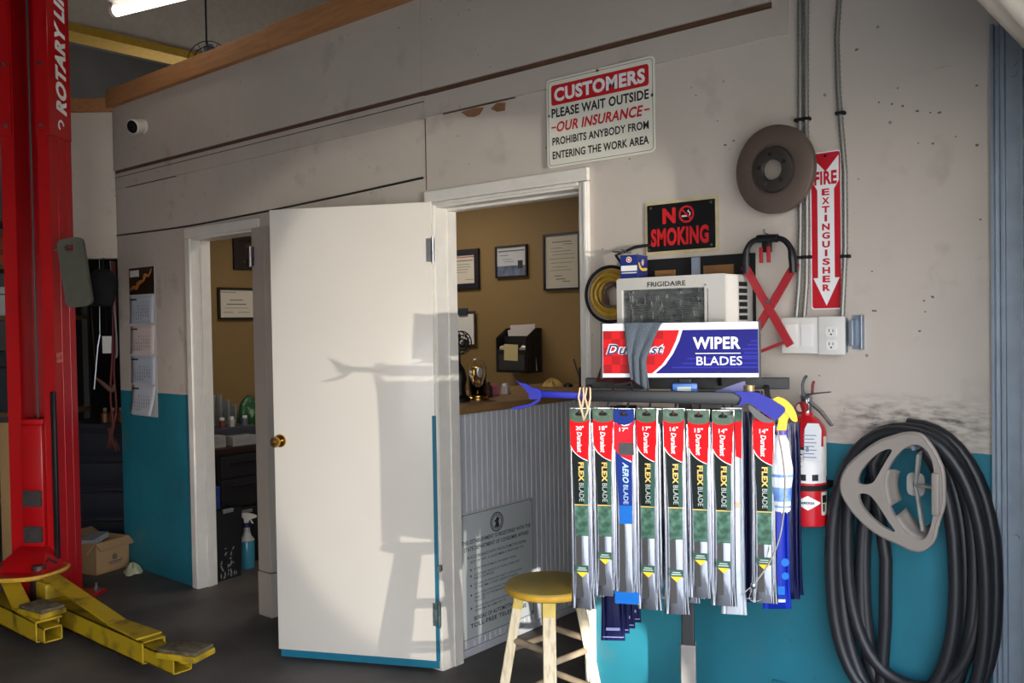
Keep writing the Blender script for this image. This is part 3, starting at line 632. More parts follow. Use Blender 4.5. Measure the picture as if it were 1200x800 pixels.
# shelving further back, left of the lift column
sh = thing('storage_shelf', (-6.9, -0.25, 0), 'dark metal storage shelf in the corner left of the lift column', 'shelf')
sf = frame((-6.75, -0.35, 0), (0.7615, 0.648, 0), (0, 0, 1))
for x in (-0.72, 0.42):
    for z in (-0.42, 0):
        b = MB(sf); b.bb((x, 0, z-0.02), (x+0.04, 2.35, z+0.02)); b.build('upright', mat('shelf_post', (64, 62, 60), 0.6), sh, smooth=False)
for zz in (0.35, 0.95, 1.62, 1.97, 2.3):
    b = MB(sf); b.bb((-0.72, zz-0.03, -0.44), (0.46, zz, 0.02)); b.build('shelf_board', mat('shelf_wood', (112, 84, 58), 0.8, var=0.2), sh, smooth=False)
for k, (x, z0, w_, h_, c_, lb, nm) in enumerate(((-0.12, 1.971, 0.28, 0.10, (186, 72, 30), 'flat orange carton on the shelf left of the lift, lower of two', 'parts_carton'), (-0.14, 2.073, 0.24, 0.12, (150, 58, 30), 'dull orange carton stacked on the flat one left of the lift', 'parts_carton'),
        (0.0, 1.621, 0.13, 0.20, (196, 194, 190), 'white carton on the middle shelf left of the lift', 'parts_carton'), (-0.25, 1.621, 0.20, 0.16, (70, 72, 74), 'grey tool case on the middle shelf left of the lift', 'tool_case'),
        (-0.2, 0.951, 0.40, 0.42, (34, 46, 52), 'dark blue-grey equipment case on the lower shelf left of the lift', 'equipment_case'), (-0.2, 0.351, 0.42, 0.40, (44, 44, 46), 'charcoal plastic crate on the bottom shelf left of the lift', 'plastic_crate'))):
    b = MB(sf); b.bb((x, z0, -0.36), (x+w_, z0+h_, -0.03), 0.008); o = tag(b.build(nm, mat('bin_%d' % k, c_, 0.6, var=0.1)), lb, 'box')
    b = MB(sf); b.bb((x+0.01, z0+h_*0.72, -0.032), (x+w_-0.01, z0+h_*0.76, -0.026)); b.build('lid_edge', matte_black, o, smooth=False)
b = MB(frame((-6.0, -0.22, 0), (0.7615, 0.648, 0), (0, 0, 1))); b.bb((-0.40, 0.0, 0), (-0.31, 0.92, 0.03), 0.003); tag(b.build('wood_plank', mat('pine_plank', (190, 150, 100), 0.7, var=0.15, stretch=(20, 20, 2))), 'pale pine plank standing on end behind the lift column', 'plank')

# ceiling tube lamp over the bay
fl = thing('tube_lamp', (-4.35, -0.16, 3.28), 'fluorescent tube lamp hanging over the bay above the lift', 'lamp')
A, B2 = Vector((-4.97, -0.31, 3.30)), Vector((-3.80, -0.03, 3.30))
b = MB(); b.bar(A+Vector((0, 0, 0.075)), B2+Vector((0, 0, 0.075)), 0.13, 0.07, bev=0.01); b.build('fixture', mat('fixture_grey', (150, 146, 138), 0.5), fl, smooth=False)
b = MB(); b.cyl(A, B2, 0.030, seg=16); b.build('tube', mat('tube_glow', (255, 250, 235), 0.4, emit=3.0), fl)
for p in (A, B2):
    dv = (B2-A).normalized(); b = MB(); b.cyl(p-dv*0.012, p+dv*0.012, 0.033, seg=16); b.bar(p, p+Vector((0, 0, 0.07)), 0.03, 0.012); b.build('end_cap', white_paint, fl)
for t_ in (0.2, 0.8):
    p = A.lerp(B2, t_); b = MB(); b.cyl(p+Vector((0, 0, 0.1)), (p.x, p.y, 4.6), 0.004, seg=6); b.build('hanger', steel, fl)
# dark round fan hanging over the loft edge
fn = thing('hanging_fan', (-5.05, 0.3, 3.1), 'round black wire-guard fan hanging over the loft behind the cap board', 'fan')
ff = frame((-4.95, 0.26, 3.13), (0.76, 0.65, 0), (0, 0, 1))
b = MB(ff)
for rr in (0.05, 0.09, 0.125): b.tube([(rr*math.cos(a), rr*math.sin(a), 0.03-0.1*rr) for a in [2*PI*k/28 for k in range(28)]], 0.003, seg=5, closed=True)
for k in range(12): b.tube([(0.03*math.cos(k*PI/6), 0.03*math.sin(k*PI/6), 0.03), (0.125*math.cos(k*PI/6), 0.125*math.sin(k*PI/6), 0.017)], 0.002, seg=5)
b.build('guard', matte_black, fn)
for k in range(4):
    b = MB(ff @ Matrix.Rotation(k*PI/2, 4, 'Z')); b.prism(smoothpoly([(0.01, -0.01), (0.06, -0.04), (0.11, -0.02), (0.10, 0.03), (0.04, 0.02)], 3), -0.005, 0.0); b.build('blade', mat('fan_blade', (58, 66, 84), 0.4), fn)
b = MB(ff); b.cyl((0, 0, -0.08), (0, 0, 0.0), 0.045); b.build('motor', matte_black, fn)
b = MB(ff); b.cyl((-0.02, 0.1, -0.02), (-0.02, 1.38, -0.02), 0.006, seg=8); b.build('hanger', matte_black, fn)
# ================================================================== SIGNS AND FIXTURES ON THE NEAR END OF THE WALL
def plate_sign(name, M, w, h, label, m, rad=0.012, t=0.002, screws=()):
    b = MB(M); b.prism(rrect(0, 0, w, h, rad), 0, t); o = b.build(name, m, smooth=False)
    tag(o, label, 'sign')
    for x, y in screws:
        b = MB(M); b.lathe([(0.006, t), (0.005, t+0.0025), (0.0005, t+0.003)], M=Matrix.Translation((x, y, 0)), seg=10); b.build('screw', steel, o)
    return o
sign_white = mat('sign_white', (232, 228, 212), 0.45, var=0.03, scale=5)
w, h = 0.481, 0.338
Ms = wallf(-2.133, 2.101, -0.012)
cu = plate_sign('notice_sign', Ms, w, h, 'white sign asking customers to wait outside, above the main doorway', sign_white, 0.018, 0.003, ((0.012, 0.20), (0.47, 0.20), (0.24, 0.33)))
b = MB(Ms); b.prism(rrect(0.008, 0.008, w-0.008, h-0.008, 0.014), 0.003, 0.0034, holes=(rrect(0.0098, 0.0098, w-0.0098, h-0.0098, 0.0125),)); b.build('border', mat('sign_border', (96, 96, 70), 0.5), cu, smooth=False)
b = MB(Ms); b.prism(rrect(0.024, h*0.70, w-0.024, h*0.925, 0.01), 0.003, 0.0038); rb_ = b.build('banner', ink_red, cu, smooth=False)
b = MB(Ms); b.text('CUSTOMERS', 0.038, h*0.735, w-0.076, h*0.155, 0.0042, bold=0.045); b.build('lettering', ink_white, rb_, smooth=False)
b = MB(Ms); b.text('PLEASE WAIT OUTSIDE', 0.024, h*0.560, w-0.048, h*0.105, 0.0036, bold=0.03)
b.text('PROHIBITS ANYBODY FROM', 0.026, h*0.250, w-0.052, h*0.088, 0.0036, bold=0.025); b.text('ENTERING THE WORK AREA', 0.026, h*0.095, w-0.052, h*0.088, 0.0036, bold=0.025); b.build('lettering', ink_black, cu, smooth=False)
b = MB(Ms); b.text('OUR INSURANCE', 0.048, h*0.395, w-0.096, h*0.115, 0.0036, bold=0.03, shear=0.22); b.bb((0.022, h*0.445, 0.003), (0.044, h*0.462, 0.0036)); b.bb((w-0.044, h*0.445, 0.003), (w-0.022, h*0.462, 0.0036)); b.build('red_lettering', ink_red, cu, smooth=False)

# no smoking
w, h = 0.278, 0.176
Ms = wallf(-1.699, 1.746, -0.006)
ns = plate_sign('no_smoking_sign', Ms @ Matrix.Translation((-0.003, -0.006, -0.002)), w+0.006, h+0.010, 'black no smoking sign with red lettering on a yellowed backing board', mat('yellowed_board', (200, 184, 142), 0.6, var=0.15, scale=20), 0.006, 0.003)
b = MB(Ms); b.prism(rrect(0.006, 0.006, w-0.008, h-0.006, 0.003), 0.0005, 0.003); fp = b.build('face', mat('sign_black', (24, 24, 26), 0.35), ns, smooth=False)
red_b = mat('sign_bright_red', (206, 40, 44), 0.4)
b = MB(Ms); b.text('N', 0.068, h*0.57, 0.052, h*0.31, 0.0034, bold=0.05); b.text('SMOKING', 0.020, h*0.13, w-0.052, h*0.36, 0.0034, bold=0.045)
cx, cy, r = 0.162, h*0.725, 0.030
b.prism(circ(cx, cy, r, 28), 0.003, 0.0036, holes=(circ(cx, cy, r*0.76, 28),)); b.M = Ms @ Matrix.Translation((cx, cy, 0)) @ Matrix.Rotation(-PI/4, 4, 'Z'); b.bb((-r*0.8, -0.0035, 0.003), (r*0.8, 0.0035, 0.0037)); b.build('lettering', red_b, fp, smooth=False)
b = MB(Ms @ Matrix.Translation((cx, cy, 0))); b.bb((-0.018, -0.009, 0.003), (0.008, -0.003, 0.0033)); b.tube([(0.012, -0.006, 0.0032), (0.014, 0.004, 0.0032), (0.006, 0.008, 0.0032), (0.009, 0.014, 0.0032)], 0.0018, seg=6, sub=3); b.build('cigarette', ink_white, fp, smooth=False)
for x, y in ((0.02, h-0.016), (w-0.022, h-0.017), (0.012, 0.016), (w-0.022, 0.016)):
    b = MB(Ms); b.lathe([(0.005, 0.003), (0.004, 0.006), (0.0005, 0.0065)], M=Matrix.Translation((x, y, 0)), seg=8); b.build('nail', steel, ns)

# fire extinguisher sign
w, h = 0.098, 0.487
Ms = wallf(-1.103, 1.535, -0.004)
fe = plate_sign('fire_sign', Ms, w, h, 'tall narrow red fire extinguisher arrow sign between the conduits', ink_white, 0.010, 0.002)
deep_red = mat('fire_red', (196, 26, 40), 0.4)
b = MB(Ms); b.prism(rrect(0.004, 0.004, w-0.004, h-0.004, 0.008), 0.002, 0.0026); rf_ = b.build('red_field', deep_red, fe, smooth=False)
b = MB(Ms); c = w/2
b.prism([(c, 0.012), (w-0.008, 0.098), (c+0.026, 0.098), (c+0.026, 0.37), (w-0.008, 0.395), (w-0.008, 0.472), (c, 0.425), (0.008, 0.472), (0.008, 0.395), (c-0.026, 0.37), (c-0.026, 0.098), (0.008, 0.098)], 0.0026, 0.0030); ar = b.build('arrow', ink_white, rf_, smooth=False)
b = MB(Ms); b.text('FIRE', 0.014, 0.385, w-0.028, 0.042, 0.0034, bold=0.04)
for k, ch in enumerate('EXTINGUISHER'):
    ww = 0.008 if ch == 'I' else 0.024
    b.text(ch, c-ww/2, 0.352-0.0268*k, ww, 0.0205, 0.0034, bold=0.04)
b.build('lettering', deep_red, ar, smooth=False)
b = MB(Ms); b.lathe([(0.0045, 0.002), (0.004, 0.005), (0.0005, 0.0055)], M=Matrix.Translation((c, h-0.014, 0)), seg=10); b.build('screw', matte_black, fe)

# electrical conduits and boxes
flex = mat('flex_conduit', (150, 148, 142), 0.45, 0.6)
def conduit(pts, label, seg=8):
    b = MB(); P = [Vector(p) for p in pts]; q = []
    for i in range(len(P)-1):
        n = max(2, int((P[i+1]-P[i]).length/0.008))
        for k in range(n): q.append(P[i].lerp(P[i+1], k/n))
    q.append(P[-1]); r = [0.0092 if k % 2 else 0.0066 for k in range(len(q))]
    b.tube(q, r, seg=seg); o = tag(b.build('conduit', flex, ang=80), label, 'conduit', 'flexible conduits on the wall'); return o
c1 = conduit([(-1.124, -0.012, 2.93), (-1.130, -0.012, 2.2), (-1.133, -0.012, 1.80), (-1.138, -0.014, 1.62), (-1.147, -0.02, 1.500)], 'flexible metal conduit passing behind the brake disc, left of the pair')
c2 = conduit([(-1.103, -0.012, 2.93), (-1.110, -0.012, 2.2), (-1.112, -0.012, 1.8), (-1.114, -0.014, 1.62), (-1.122, -0.02, 1.500)], 'flexible metal conduit passing behind the brake disc, right of the pair')
c3 = conduit([(-1.000, -0.012, 2.93), (-1.003, -0.012, 2.5), (-1.013, -0.012, 2.36), (-1.010, -0.012, 2.2), (-0.992, -0.012, 1.95), (-0.993, -0.012, 1.72), (-1.002, -0.02, 1.500)], 'lone flexible metal conduit running down right of the fire sign')
for o, x, zs in ((c1, -1.133, (2.13, 1.70)), (c2, -1.112, (2.13, 1.70)), (c3, -1.004, (2.13, 1.695))):
    for zz in zs:
        xx = x+(0.0 if o is not c3 or zz > 2 else 0.011); b = MB(); b.bb((xx-0.014, -0.023, zz-0.005), (xx+0.014, 0, zz+0.005), 0.002); b.build('clip', matte_black, o, smooth=False)
plate_m = mat('switch_plate', (222, 218, 210), 0.35)
sb = thing('light_switch', (-1.127, -0.002, 1.40), 'white double rocker light switch on the wall below the paired conduits', 'light switch')
b = MB(wallf(-1.182, 1.402, 0)); b.bb((0.006, 0.003, 0.0), (0.110, 0.106, 0.036), 0.003); b.build('box', galv, sb)
b = MB(wallf(-1.186, 1.399, 0)); b.bb((0, 0, 0.036), (0.119, 0.113, 0.043), 0.004); b.build('cover_plate', plate_m, sb)
for x in (0.0175, 0.0665):
    b = MB(wallf(-1.186, 1.399, 0)); b.loft([[(x, 0.022, 0.043), (x+0.034, 0.022, 0.043), (x+0.034, 0.022, 0.046), (x, 0.022, 0.046)], [(x, 0.056, 0.043), (x+0.034, 0.056, 0.043), (x+0.034, 0.056, 0.0465), (x, 0.056, 0.0465)], [(x, 0.091, 0.043), (x+0.034, 0.091, 0.043), (x+0.034, 0.091, 0.051), (x, 0.091, 0.051)]]); b.build('rocker', mat('rocker_white', (232, 230, 224), 0.3), sb, smooth=False)
ob = thing('power_outlet', (-1.02, -0.002, 1.395), 'white double power outlet in a galvanized box right of the light switch', 'outlet')
b = MB(wallf(-1.064, 1.396, 0)); b.bb((0.012, 0.006, 0), (0.074, 0.112, 0.045), 0.003); b.build('box', galv, ob)
b = MB(wallf(-1.064, 1.396, 0)); b.bb((0, 0, 0.045), (0.082, 0.117, 0.052), 0.004); cp_ = b.build('cover_plate', plate_m, ob)
for y in (0.030, 0.070):
    b = MB(wallf(-1.064, 1.396, 0)); b.prism(rrect(0.024, y-0.014, 0.058, y+0.016, 0.010), 0.052, 0.055); rc = b.build('receptacle', mat('rocker_white', (232, 230, 224), 0.3), cp_, smooth=False)
    b = MB(wallf(-1.064, 1.396, 0)); b.bb((0.034, y, 0.055), (0.0362, y+0.009, 0.0554)); b.bb((0.0455, y, 0.055), (0.0477, y+0.008, 0.0554)); b.prism(circ(0.041, y-0.007, 0.0028, 10), 0.055, 0.0554); b.build('slots', matte_black, rc, smooth=False)
b = MB(wallf(-0.978, 1.412, 0)); b.bb((0, 0, 0), (0.036, 0.104, 0.003)); b.bb((0.030, 0, 0), (0.036, 0.104, 0.022), 0.002); b.bb((0.0, 0.012, 0.003), (0.012, 0.09, 0.03), 0.002)
for y in (0.02, 0.052, 0.084): b.cyl((0.022, y, 0.003), (0.022, y, 0.006), 0.005, seg=8)
b.build('bracket', galv, ob, smooth=False)

# brake disc hung on a nail
rd = thing('brake_disc', (-1.187, -0.012, 1.84), 'worn brown brake disc hanging on the wall over the conduits', 'brake disc')
rM = wallf(-1.190, 1.977, -0.046) @ Matrix.Rotation(-0.15, 4, 'Y') @ Matrix.Rotation(0.04, 4, 'X') @ Matrix.Scale(0.99, 4)
rust = mat('rusted_iron', (112, 96, 86), 0.5, 0.35, var=0.12, scale=9)
b = MB(rM); b.lathe([(0.074, 0.004), (0.136, 0.004), (0.139, 0.006), (0.139, 0.026), (0.136, 0.028), (0.080, 0.028), (0.079, 0.024), (0.074, 0.024), (0.074, 0.004)], seg=72); b.build('friction_ring', rust, rd)
b = MB(rM); b.lathe([(0.079, 0.020), (0.0755, 0.020), (0.073, 0.026), (0.070, 0.0345), (0.066, 0.036), (0.035, 0.036), (0.0335, 0.034), (0.0335, 0.026), (0.060, 0.026), (0.072, 0.016), (0.079, 0.020)], seg=64); ht = b.build('hat', mat('dark_iron', (74, 67, 62), 0.55, 0.5, var=0.2, scale=14), rd)
for k in range(5):
    a = PI/2+0.1+2*PI*k/5; b = MB(rM @ Matrix.Translation((0.048*math.cos(a), 0.048*math.sin(a), 0))); b.lathe([(0.0065, 0.0358), (0.0065, 0.0366), (0.0048, 0.0368), (0.0048, 0.0362), (0.0005, 0.0361)], seg=14); b.build('stud_hole', steel if k == 2 else matte_black, ht)
b = MB(wallf(-1.187, 2.005, 0)); b.cyl((0, 0, 0), (0, 0.003, 0.075), 0.003, seg=8); b.build('nail', steel, rd)

# crossed red tool with black grip
xt = thing('scissor_tool', (-1.205, -0.06, 1.41), 'red crossed-bar scissor tool with a black grip hanging beside the air conditioner', 'tool')
bar_red = mat('bar_red', (164, 36, 44), 0.45, var=0.1)
b = MB(); b.bar((-1.290, -0.082, 1.680), (-1.140, -0.082, 1.425), 0.026, 0.007, up=(0, 1, 0), bev=0.001); b.build('bar', bar_red, xt, smooth=False)
b = MB(); b.bar((-1.122, -0.074, 1.680), (-1.262, -0.074, 1.462), 0.026, 0.007, up=(0, 1, 0), bev=0.001); b.bar((-1.245, -0.074, 1.405), (-1.165, -0.074, 1.435), 0.010, 0.006, up=(0, 1, 0)); b.build('bar', bar_red, xt, smooth=False)
b = MB(); b.cyl((-1.209, -0.09, 1.562), (-1.209, -0.068, 1.562), 0.007, seg=12); b.build('pivot_bolt', steel, xt)
b = MB(); b.tube([(-1.284, -0.08, 1.655), (-1.286, -0.08, 1.70), (-1.280, -0.08, 1.735), (-1.257, -0.08, 1.757), (-1.21, -0.08, 1.762), (-1.163, -0.08, 1.755), (-1.139, -0.08, 1.73), (-1.131, -0.08, 1.70), (-1.128, -0.08, 1.650)], [0.012, 0.013, 0.009, 0.009, 0.009, 0.009, 0.009, 0.013, 0.012], seg=10, sub=5); b.cyl((-1.245, -0.08, 1.762), (-1.178, -0.08, 1.760), 0.013, seg=12)
gr = b.build('grip', black_plastic, xt)
b = MB(); b.bb((-1.228, -0.09, 1.718), (-1.20, -0.07, 1.755), 0.003); b.build('latch', black_plastic, gr)
for x in (-1.230, -1.205):
    b = MB(); b.bb((x-0.005, -0.094, 1.685), (x+0.006, -0.084, 1.735), 0.002); b.build('release_prong', bar_red, gr)
b = MB(); b.tube([(-1.214, 0.0, 1.775), (-1.214, -0.06, 1.773), (-1.214, -0.096, 1.776), (-1.214, -0.098, 1.79)], 0.004, seg=8); b.build('wall_hook', steel, xt)

# window air conditioner sticking out of the wall
ac = thing('air_conditioner', (-1.50, -0.1, 1.32), 'white window air conditioner sticking out of the wall behind the wiper display', 'air conditioner')
aw = wallf(-1.700, 1.335, -0.2)     # z towards us, front face at z = 0
ac_m = mat('ac_white', (206, 202, 194), 0.45, var=0.04, scale=6)
b = MB(aw); W_, H_ = 0.403, 0.318
b.bb((0.002, 0.0, -0.33), (W_-0.002, H_, -0.015), 0.006); b.build('case', ac_m, ac)
b = MB(aw); b.prism(rrect(0, 0, W_, H_, 0.008), -0.016, 0.0, holes=([(0.020, 0.03), (0.330, 0.03), (0.330, 0.278), (0.020, 0.278)], [(0.338, 0.03), (0.343, 0.03), (0.343, 0.272), (0.338, 0.272)],)); fr = b.build('front_frame', ac_m, ac, smooth=False)
b = MB(aw); b.text('FRIGIDAIRE', 0.122, 0.2855, 0.142, 0.0165, 0.0008, bold=0.012); b.build('lettering', ink_black, fr, smooth=False)
b = MB(aw); b.bb((0.03, 0.284, 0), (0.092, 0.290, 0.001)); b.bb((0.29, 0.3, 0), (0.33, 0.304, 0.001)); b.build('ridge', ac_m, fr, smooth=False)
fin = mat('coil_fins', (150, 154, 154), 0.38, 0.75, var=0.35, scale=26, stretch=(1, 1, 5), bump=0.7, bscale=34)
b = MB(aw); b.bb((0.018, 0.025, -0.03), (0.332, 0.285, -0.012)); cl = b.build('coil', fin, ac, smooth=False)
b = MB(aw)
for k in range(42): b.bb((0.02, 0.031+0.0059*k, -0.012), (0.331, 0.0335+0.0059*k, -0.0085))
b.build('fins', mat('fin_edges', (176, 178, 176), 0.4, 0.8, rgb2=(96, 100, 102), scale=30, lo=0.45, hi=0.6), cl, smooth=False)
random.seed(11)
b = MB(aw)
for k in range(46):
    x = random.uniform(0.03, 0.31); y = random.uniform(0.11, 0.268); hh = random.uniform(0.006, 0.022)
    b.bb((x, y, -0.009), (x+random.uniform(0.0015, 0.005), y+hh, -0.0075))
for x, y, ww, hh in ((0.103, 0.226, 0.006, 0.026), (0.084, 0.228, 0.02, 0.004), (0.156, 0.207, 0.010, 0.010), (0.046, 0.240, 0.004, 0.018), (0.056, 0.238, 0.004, 0.02), (0.072, 0.226, 0.005, 0.016), (0.052, 0.186, 0.008, 0.012)): b.bb((x, y, -0.009), (x+ww, y+hh, -0.007))
b.build('bent_fins', mat('bent_fin', (216, 218, 216), 0.25, 0.9), cl, smooth=False)
b = MB(aw)
sM = frame((-1.297, -0.2, 1.335), (0, 1, 0), (0, 0, 1))
b = MB(sM)
for k in range(11): b.bb((0.095, 0.065+0.0215*k, -0.001), (0.150, 0.079+0.0215*k, 0.0006))
b.build('side_louvers', matte_black, ac, smooth=False)
for y in (0.06, 0.285):
    b = MB(aw); b.cyl((0.3345, y, 0), (0.3345, y, 0.002), 0.003, seg=8); b.build('screw', steel, fr)
# blue parts carton on top of it
cM = frame((-1.695, -0.185, 1.653), (0.985, 0.17, 0), (0, 0, 1))
pcn = thing('spark_plug_carton', cM @ Vector((0.03, 0, -0.03)), 'small blue parts carton standing on the left end of the air conditioner', 'box')
b = MB(cM); b.bb((0, 0, -0.085), (0.066, 0.080, 0), 0.001); b.build('carton', mat('carton_blue', (30, 44, 110), 0.4), pcn, smooth=False)
b = MB(cM); b.bb((0.004, 0.026, 0), (0.062, 0.044, 0.0006)); b.bb((0.006, 0.018, 0), (0.06, 0.021, 0.0006)); b.build('white_label', paper, pcn, smooth=False)
for Mx in (cM @ Matrix.Translation((0.033, 0.064, 0)), cM @ Matrix.Translation((0.066, 0.055, -0.04)) @ Matrix.Rotation(PI/2, 4, 'Y')):
    b = MB(Mx); b.prism(circ(0, 0, 0.010, 18), 0.0005, 0.001); em = b.build('round_emblem', paper, pcn, smooth=False); b = MB(Mx); b.prism(circ(0, 0, 0.0075, 18), 0.001, 0.0013, holes=(circ(0, 0, 0.004, 12),)); b.build('emblem_ring', ink_red, em, smooth=False)
b = MB(cM @ Matrix.Translation((0.0665, 0, 0)) @ Matrix.Rotation(PI/2, 4, 'Y')); b.prism(smoothpoly([(0.004, 0.055), (0.010, 0.035), (0.035, 0.026), (0.075, 0.03), (0.07, 0.038), (0.03, 0.036)], 3), 0.0002, 0.0008); b.build('yellow_swoosh', mat('swoosh', (226, 190, 70), 0.5), pcn, smooth=False)
# coil of yellow hose on the wall left of the air conditioner
yc = thing('hose_coil', (-1.82, -0.02, 1.51), 'coil of yellow hose in a black ring hanging left of the air conditioner', 'hose')
b = MB(wallf(-1.828, 1.607, -0.05)); 
b.tube([(0.107*math.cos(a), 0.100*math.sin(a), 0) for a in [2*PI*k/48 for k in range(48)]], 0.006, seg=8, closed=True); b.tube([(0.09, 0.055, 0), (0.02, 0.14, -0.01), (0.095, 0.165, -0.02), (0.15, 0.17, -0.04)], 0.006, seg=6); b.build('ring', matte_black, yc)
b = MB(wallf(-1.828, 1.607, -0.045)); n = 7*36
b.tube([((0.094-0.006*(k/36 % 7))*math.cos(2*PI*k/36), (0.088-0.006*(k/36 % 7))*math.sin(2*PI*k/36), -0.012*math.sin(k/36*2.1)) for k in range(n)], 0.0065, seg=6); b.build('yellow_hose', mat('hose_yellow', (190, 150, 52), 0.5, var=0.2, scale=30), yc)
b = MB(wallf(-1.815, 1.60, -0.05)); n = 3*24
b.tube([((0.045-0.005*(k/24))*math.cos(2*PI*k/24), (0.05-0.004*(k/24))*math.sin(2*PI*k/24), 0.01*math.sin(k)) for k in range(n)], 0.006, seg=6); b.build('brown_hose', mat('hose_brown', (110, 84, 70), 0.5, var=0.3, scale=20), yc)
b = MB(wallf(-1.828, 1.607, -0.05)); b.cyl((0.05, 0.15, -0.02), (0.05, 0.15, 0.055-0.005), 0.004); b.bb((0.03, 0.14, -0.048), (0.09, 0.17, -0.03)) if False else None; b.cyl((0.06, 0.150, -0.045), (0.06, 0.156, 0.01), 0.004, seg=8); b.build('nail', steel, yc)

# ------------------------------------------------------------------ fire extinguisher on its bracket
ex = thing('fire_extinguisher', (-1.091, -0.075, 0.878), 'red fire extinguisher with a white tag strapped to the wall left of the hose', 'fire extinguisher')
eM = Matrix.Translation((-1.091, -0.078, 0.876)); er = 0.056
ext_red = mat('extinguisher_red', (196, 24, 34), 0.28, coat=0.3)
b = MB(eM); b.lathe([(0.0005, 0.004), (er-0.01, 0.0), (er-0.003, 0.004), (er, 0.014), (er, 0.285), (er-0.004, 0.303), (er-0.018, 0.322), (0.024, 0.334), (0.018, 0.337), (0.018, 0.345), (0.0005, 0.345)], seg=40); cyl_ = b.build('cylinder', ext_red, ex)
def wrap(b, a0, a1, z0, z1, r, n=18):
    b.grid(lambda u, v: (r*math.cos(a0+(a1-a0)*u), r*math.sin(a0+(a1-a0)*u), z0+(z1-z0)*v), n, 1)
# direction towards the camera from the cylinder is about -68 degrees
ac0 = math.radians(-68)
b = MB(eM); wrap(b, ac0-1.45, ac0+1.2, 0.135, 0.245, er+0.0006); lb_ = b.build('label', mat('label_white', (226, 222, 216), 0.5), cyl_)
b = MB(eM); wrap(b, ac0-1.45, ac0+0.2, 0.236, 0.245, er+0.0010); wrap(b, ac0-1.40, ac0-0.25, 0.220, 0.224, er+0.001); wrap(b, ac0-1.40, ac0-0.3, 0.208, 0.211, er+0.001); wrap(b, ac0-1.4, ac0-0.3, 0.200, 0.203, er+0.001); wrap(b, ac0-1.4, ac0-0.3, 0.184, 0.187, er+0.001)
for a in (-0.85, -0.25, 0.4): wrap(b, ac0+a-0.17, ac0+a+0.17, 0.143, 0.162, er+0.001, 4)
b.build('label_print', ink_black, lb_, smooth=False)
b = MB(eM); wrap(b, ac0+0.95, ac0+1.3, 0.155, 0.275, er+0.0012); wrap(b, ac0+0.75, ac0+1.25, 0.038, 0.108, er+0.0012); b.build('side_label', mat('label_cream', (214, 212, 190), 0.5), cyl_)
b = MB(eM); wrap(b, ac0+0.82, ac0+1.18, 0.075, 0.098, er+0.0018); wrap(b, ac0+0.85, ac0+1.0, 0.048, 0.072, er+0.0018); b.build('side_print', ink_black, cyl_)
b = MB(eM)
pts = [(-0.72, 0.076), (0, 0.098), (0.72, 0.076), (0, 0.054)]
def curv(u, v):
    a, z = -0.72+1.44*u, 0.076+0.022*(1-abs(2*u-1))*(2*v-1); return ((er+0.0012)*math.cos(ac0+a), (er+0.0012)*math.sin(ac0+a), z)
b.grid(curv, 20, 2); dm = b.build('diamond_logo', ink_white, cyl_)
eL = frame(eM @ Vector((math.cos(ac0)*(er+0.0022), math.sin(ac0)*(er+0.0022), 0.0)), (-math.sin(ac0), math.cos(ac0), 0), (0, 0, 1))
b = MB(eL); b.text('AMEREX', -0.020, 0.0725, 0.040, 0.0075, 0.0, bold=0.03); b.build('lettering', ink_black, dm, smooth=False)
b = MB(eM); b.lathe([(er+0.0005, 0.112), (er+0.003, 0.113), (er+0.003, 0.127), (er+0.0005, 0.128)], seg=40); b.bb((0.03, 0.02, 0.11), (0.05, 0.078, 0.13)) ; b.build('strap', matte_black, ex)
b = MB(eM); b.bb((-0.02, 0.052, 0.03), (0.02, 0.0765, 0.30), 0.003); b.build('wall_bracket', matte_black, ex)
b = MB(eL @ Matrix.Translation((0.006, 0, 0.004)) @ Matrix.Rotation(-0.03, 4, 'Z')); b.prism([(-0.022, 0.205), (0.026, 0.205), (0.026, 0.300), (0.018, 0.318), (-0.014, 0.318), (-0.022, 0.300)], 0, 0.0008); tg = b.build('inspection_tag', mat('tag_paper', (206, 206, 206), 0.6), ex, smooth=False)
b = MB(eL @ Matrix.Translation((0.006, 0, 0.0052)))
for k in range(7): b.bb((-0.017, 0.214+0.011*k, 0), (0.020-0.006*(k % 2), 0.217+0.011*k, 0.0002))
b.bb((-0.010, 0.232, 0), (-0.002, 0.250, 0.0003)); b.build('tag_print', mat('tag_ink', (120, 124, 140), 0.6), tg, smooth=False)
b = MB(eM); b.cyl((0, 0, 0.340), (0, 0, 0.385), 0.016, seg=16); b.bb((-0.013, -0.014, 0.352), (0.013, 0.014, 0.392), 0.003); vl = b.build('valve', steel, ex)
gd = Vector((math.cos(ac0-0.35), math.sin(ac0-0.35), 0)); b = MB(eM); b.tube([gd*0.012+Vector((-0.004, 0, 0.362)), gd*0.030+Vector((-0.010, 0, 0.360))], 0.017, seg=18); gg = b.build('gauge', mat('gauge_rim', (150, 40, 40), 0.4), vl)
b = MB(eM); b.tube([gd*0.0302+Vector((-0.010, 0, 0.360)), gd*0.0308+Vector((-0.010, 0, 0.360))], 0.012, seg=18); b.build('dial', mat('dial', (206, 170, 160), 0.4), gg)
hd = Vector((math.cos(math.radians(15)), math.sin(math.radians(-20)), 0))
b = MB(eM); b.bar(Vector((0, 0, 0.400)), hd*0.085+Vector((0, 0, 0.412)), 0.022, 0.004, bev=0.001, w1=0.016); b.bar(Vector((-0.012, 0, 0.385)), Vector((0.005, 0, 0.402)), 0.022, 0.02); b.build('lever', steel, vl)
b = MB(eM); b.bar(Vector((0.002, 0, 0.385)), hd*0.055+Vector((0, 0, 0.350)), 0.022, 0.004, bev=0.001); b.bar(hd*0.055+Vector((0, 0, 0.350)), hd*0.092+Vector((0, 0, 0.312)), 0.020, 0.004, bev=0.001, w1=0.014); b.build('carry_handle', steel, vl)
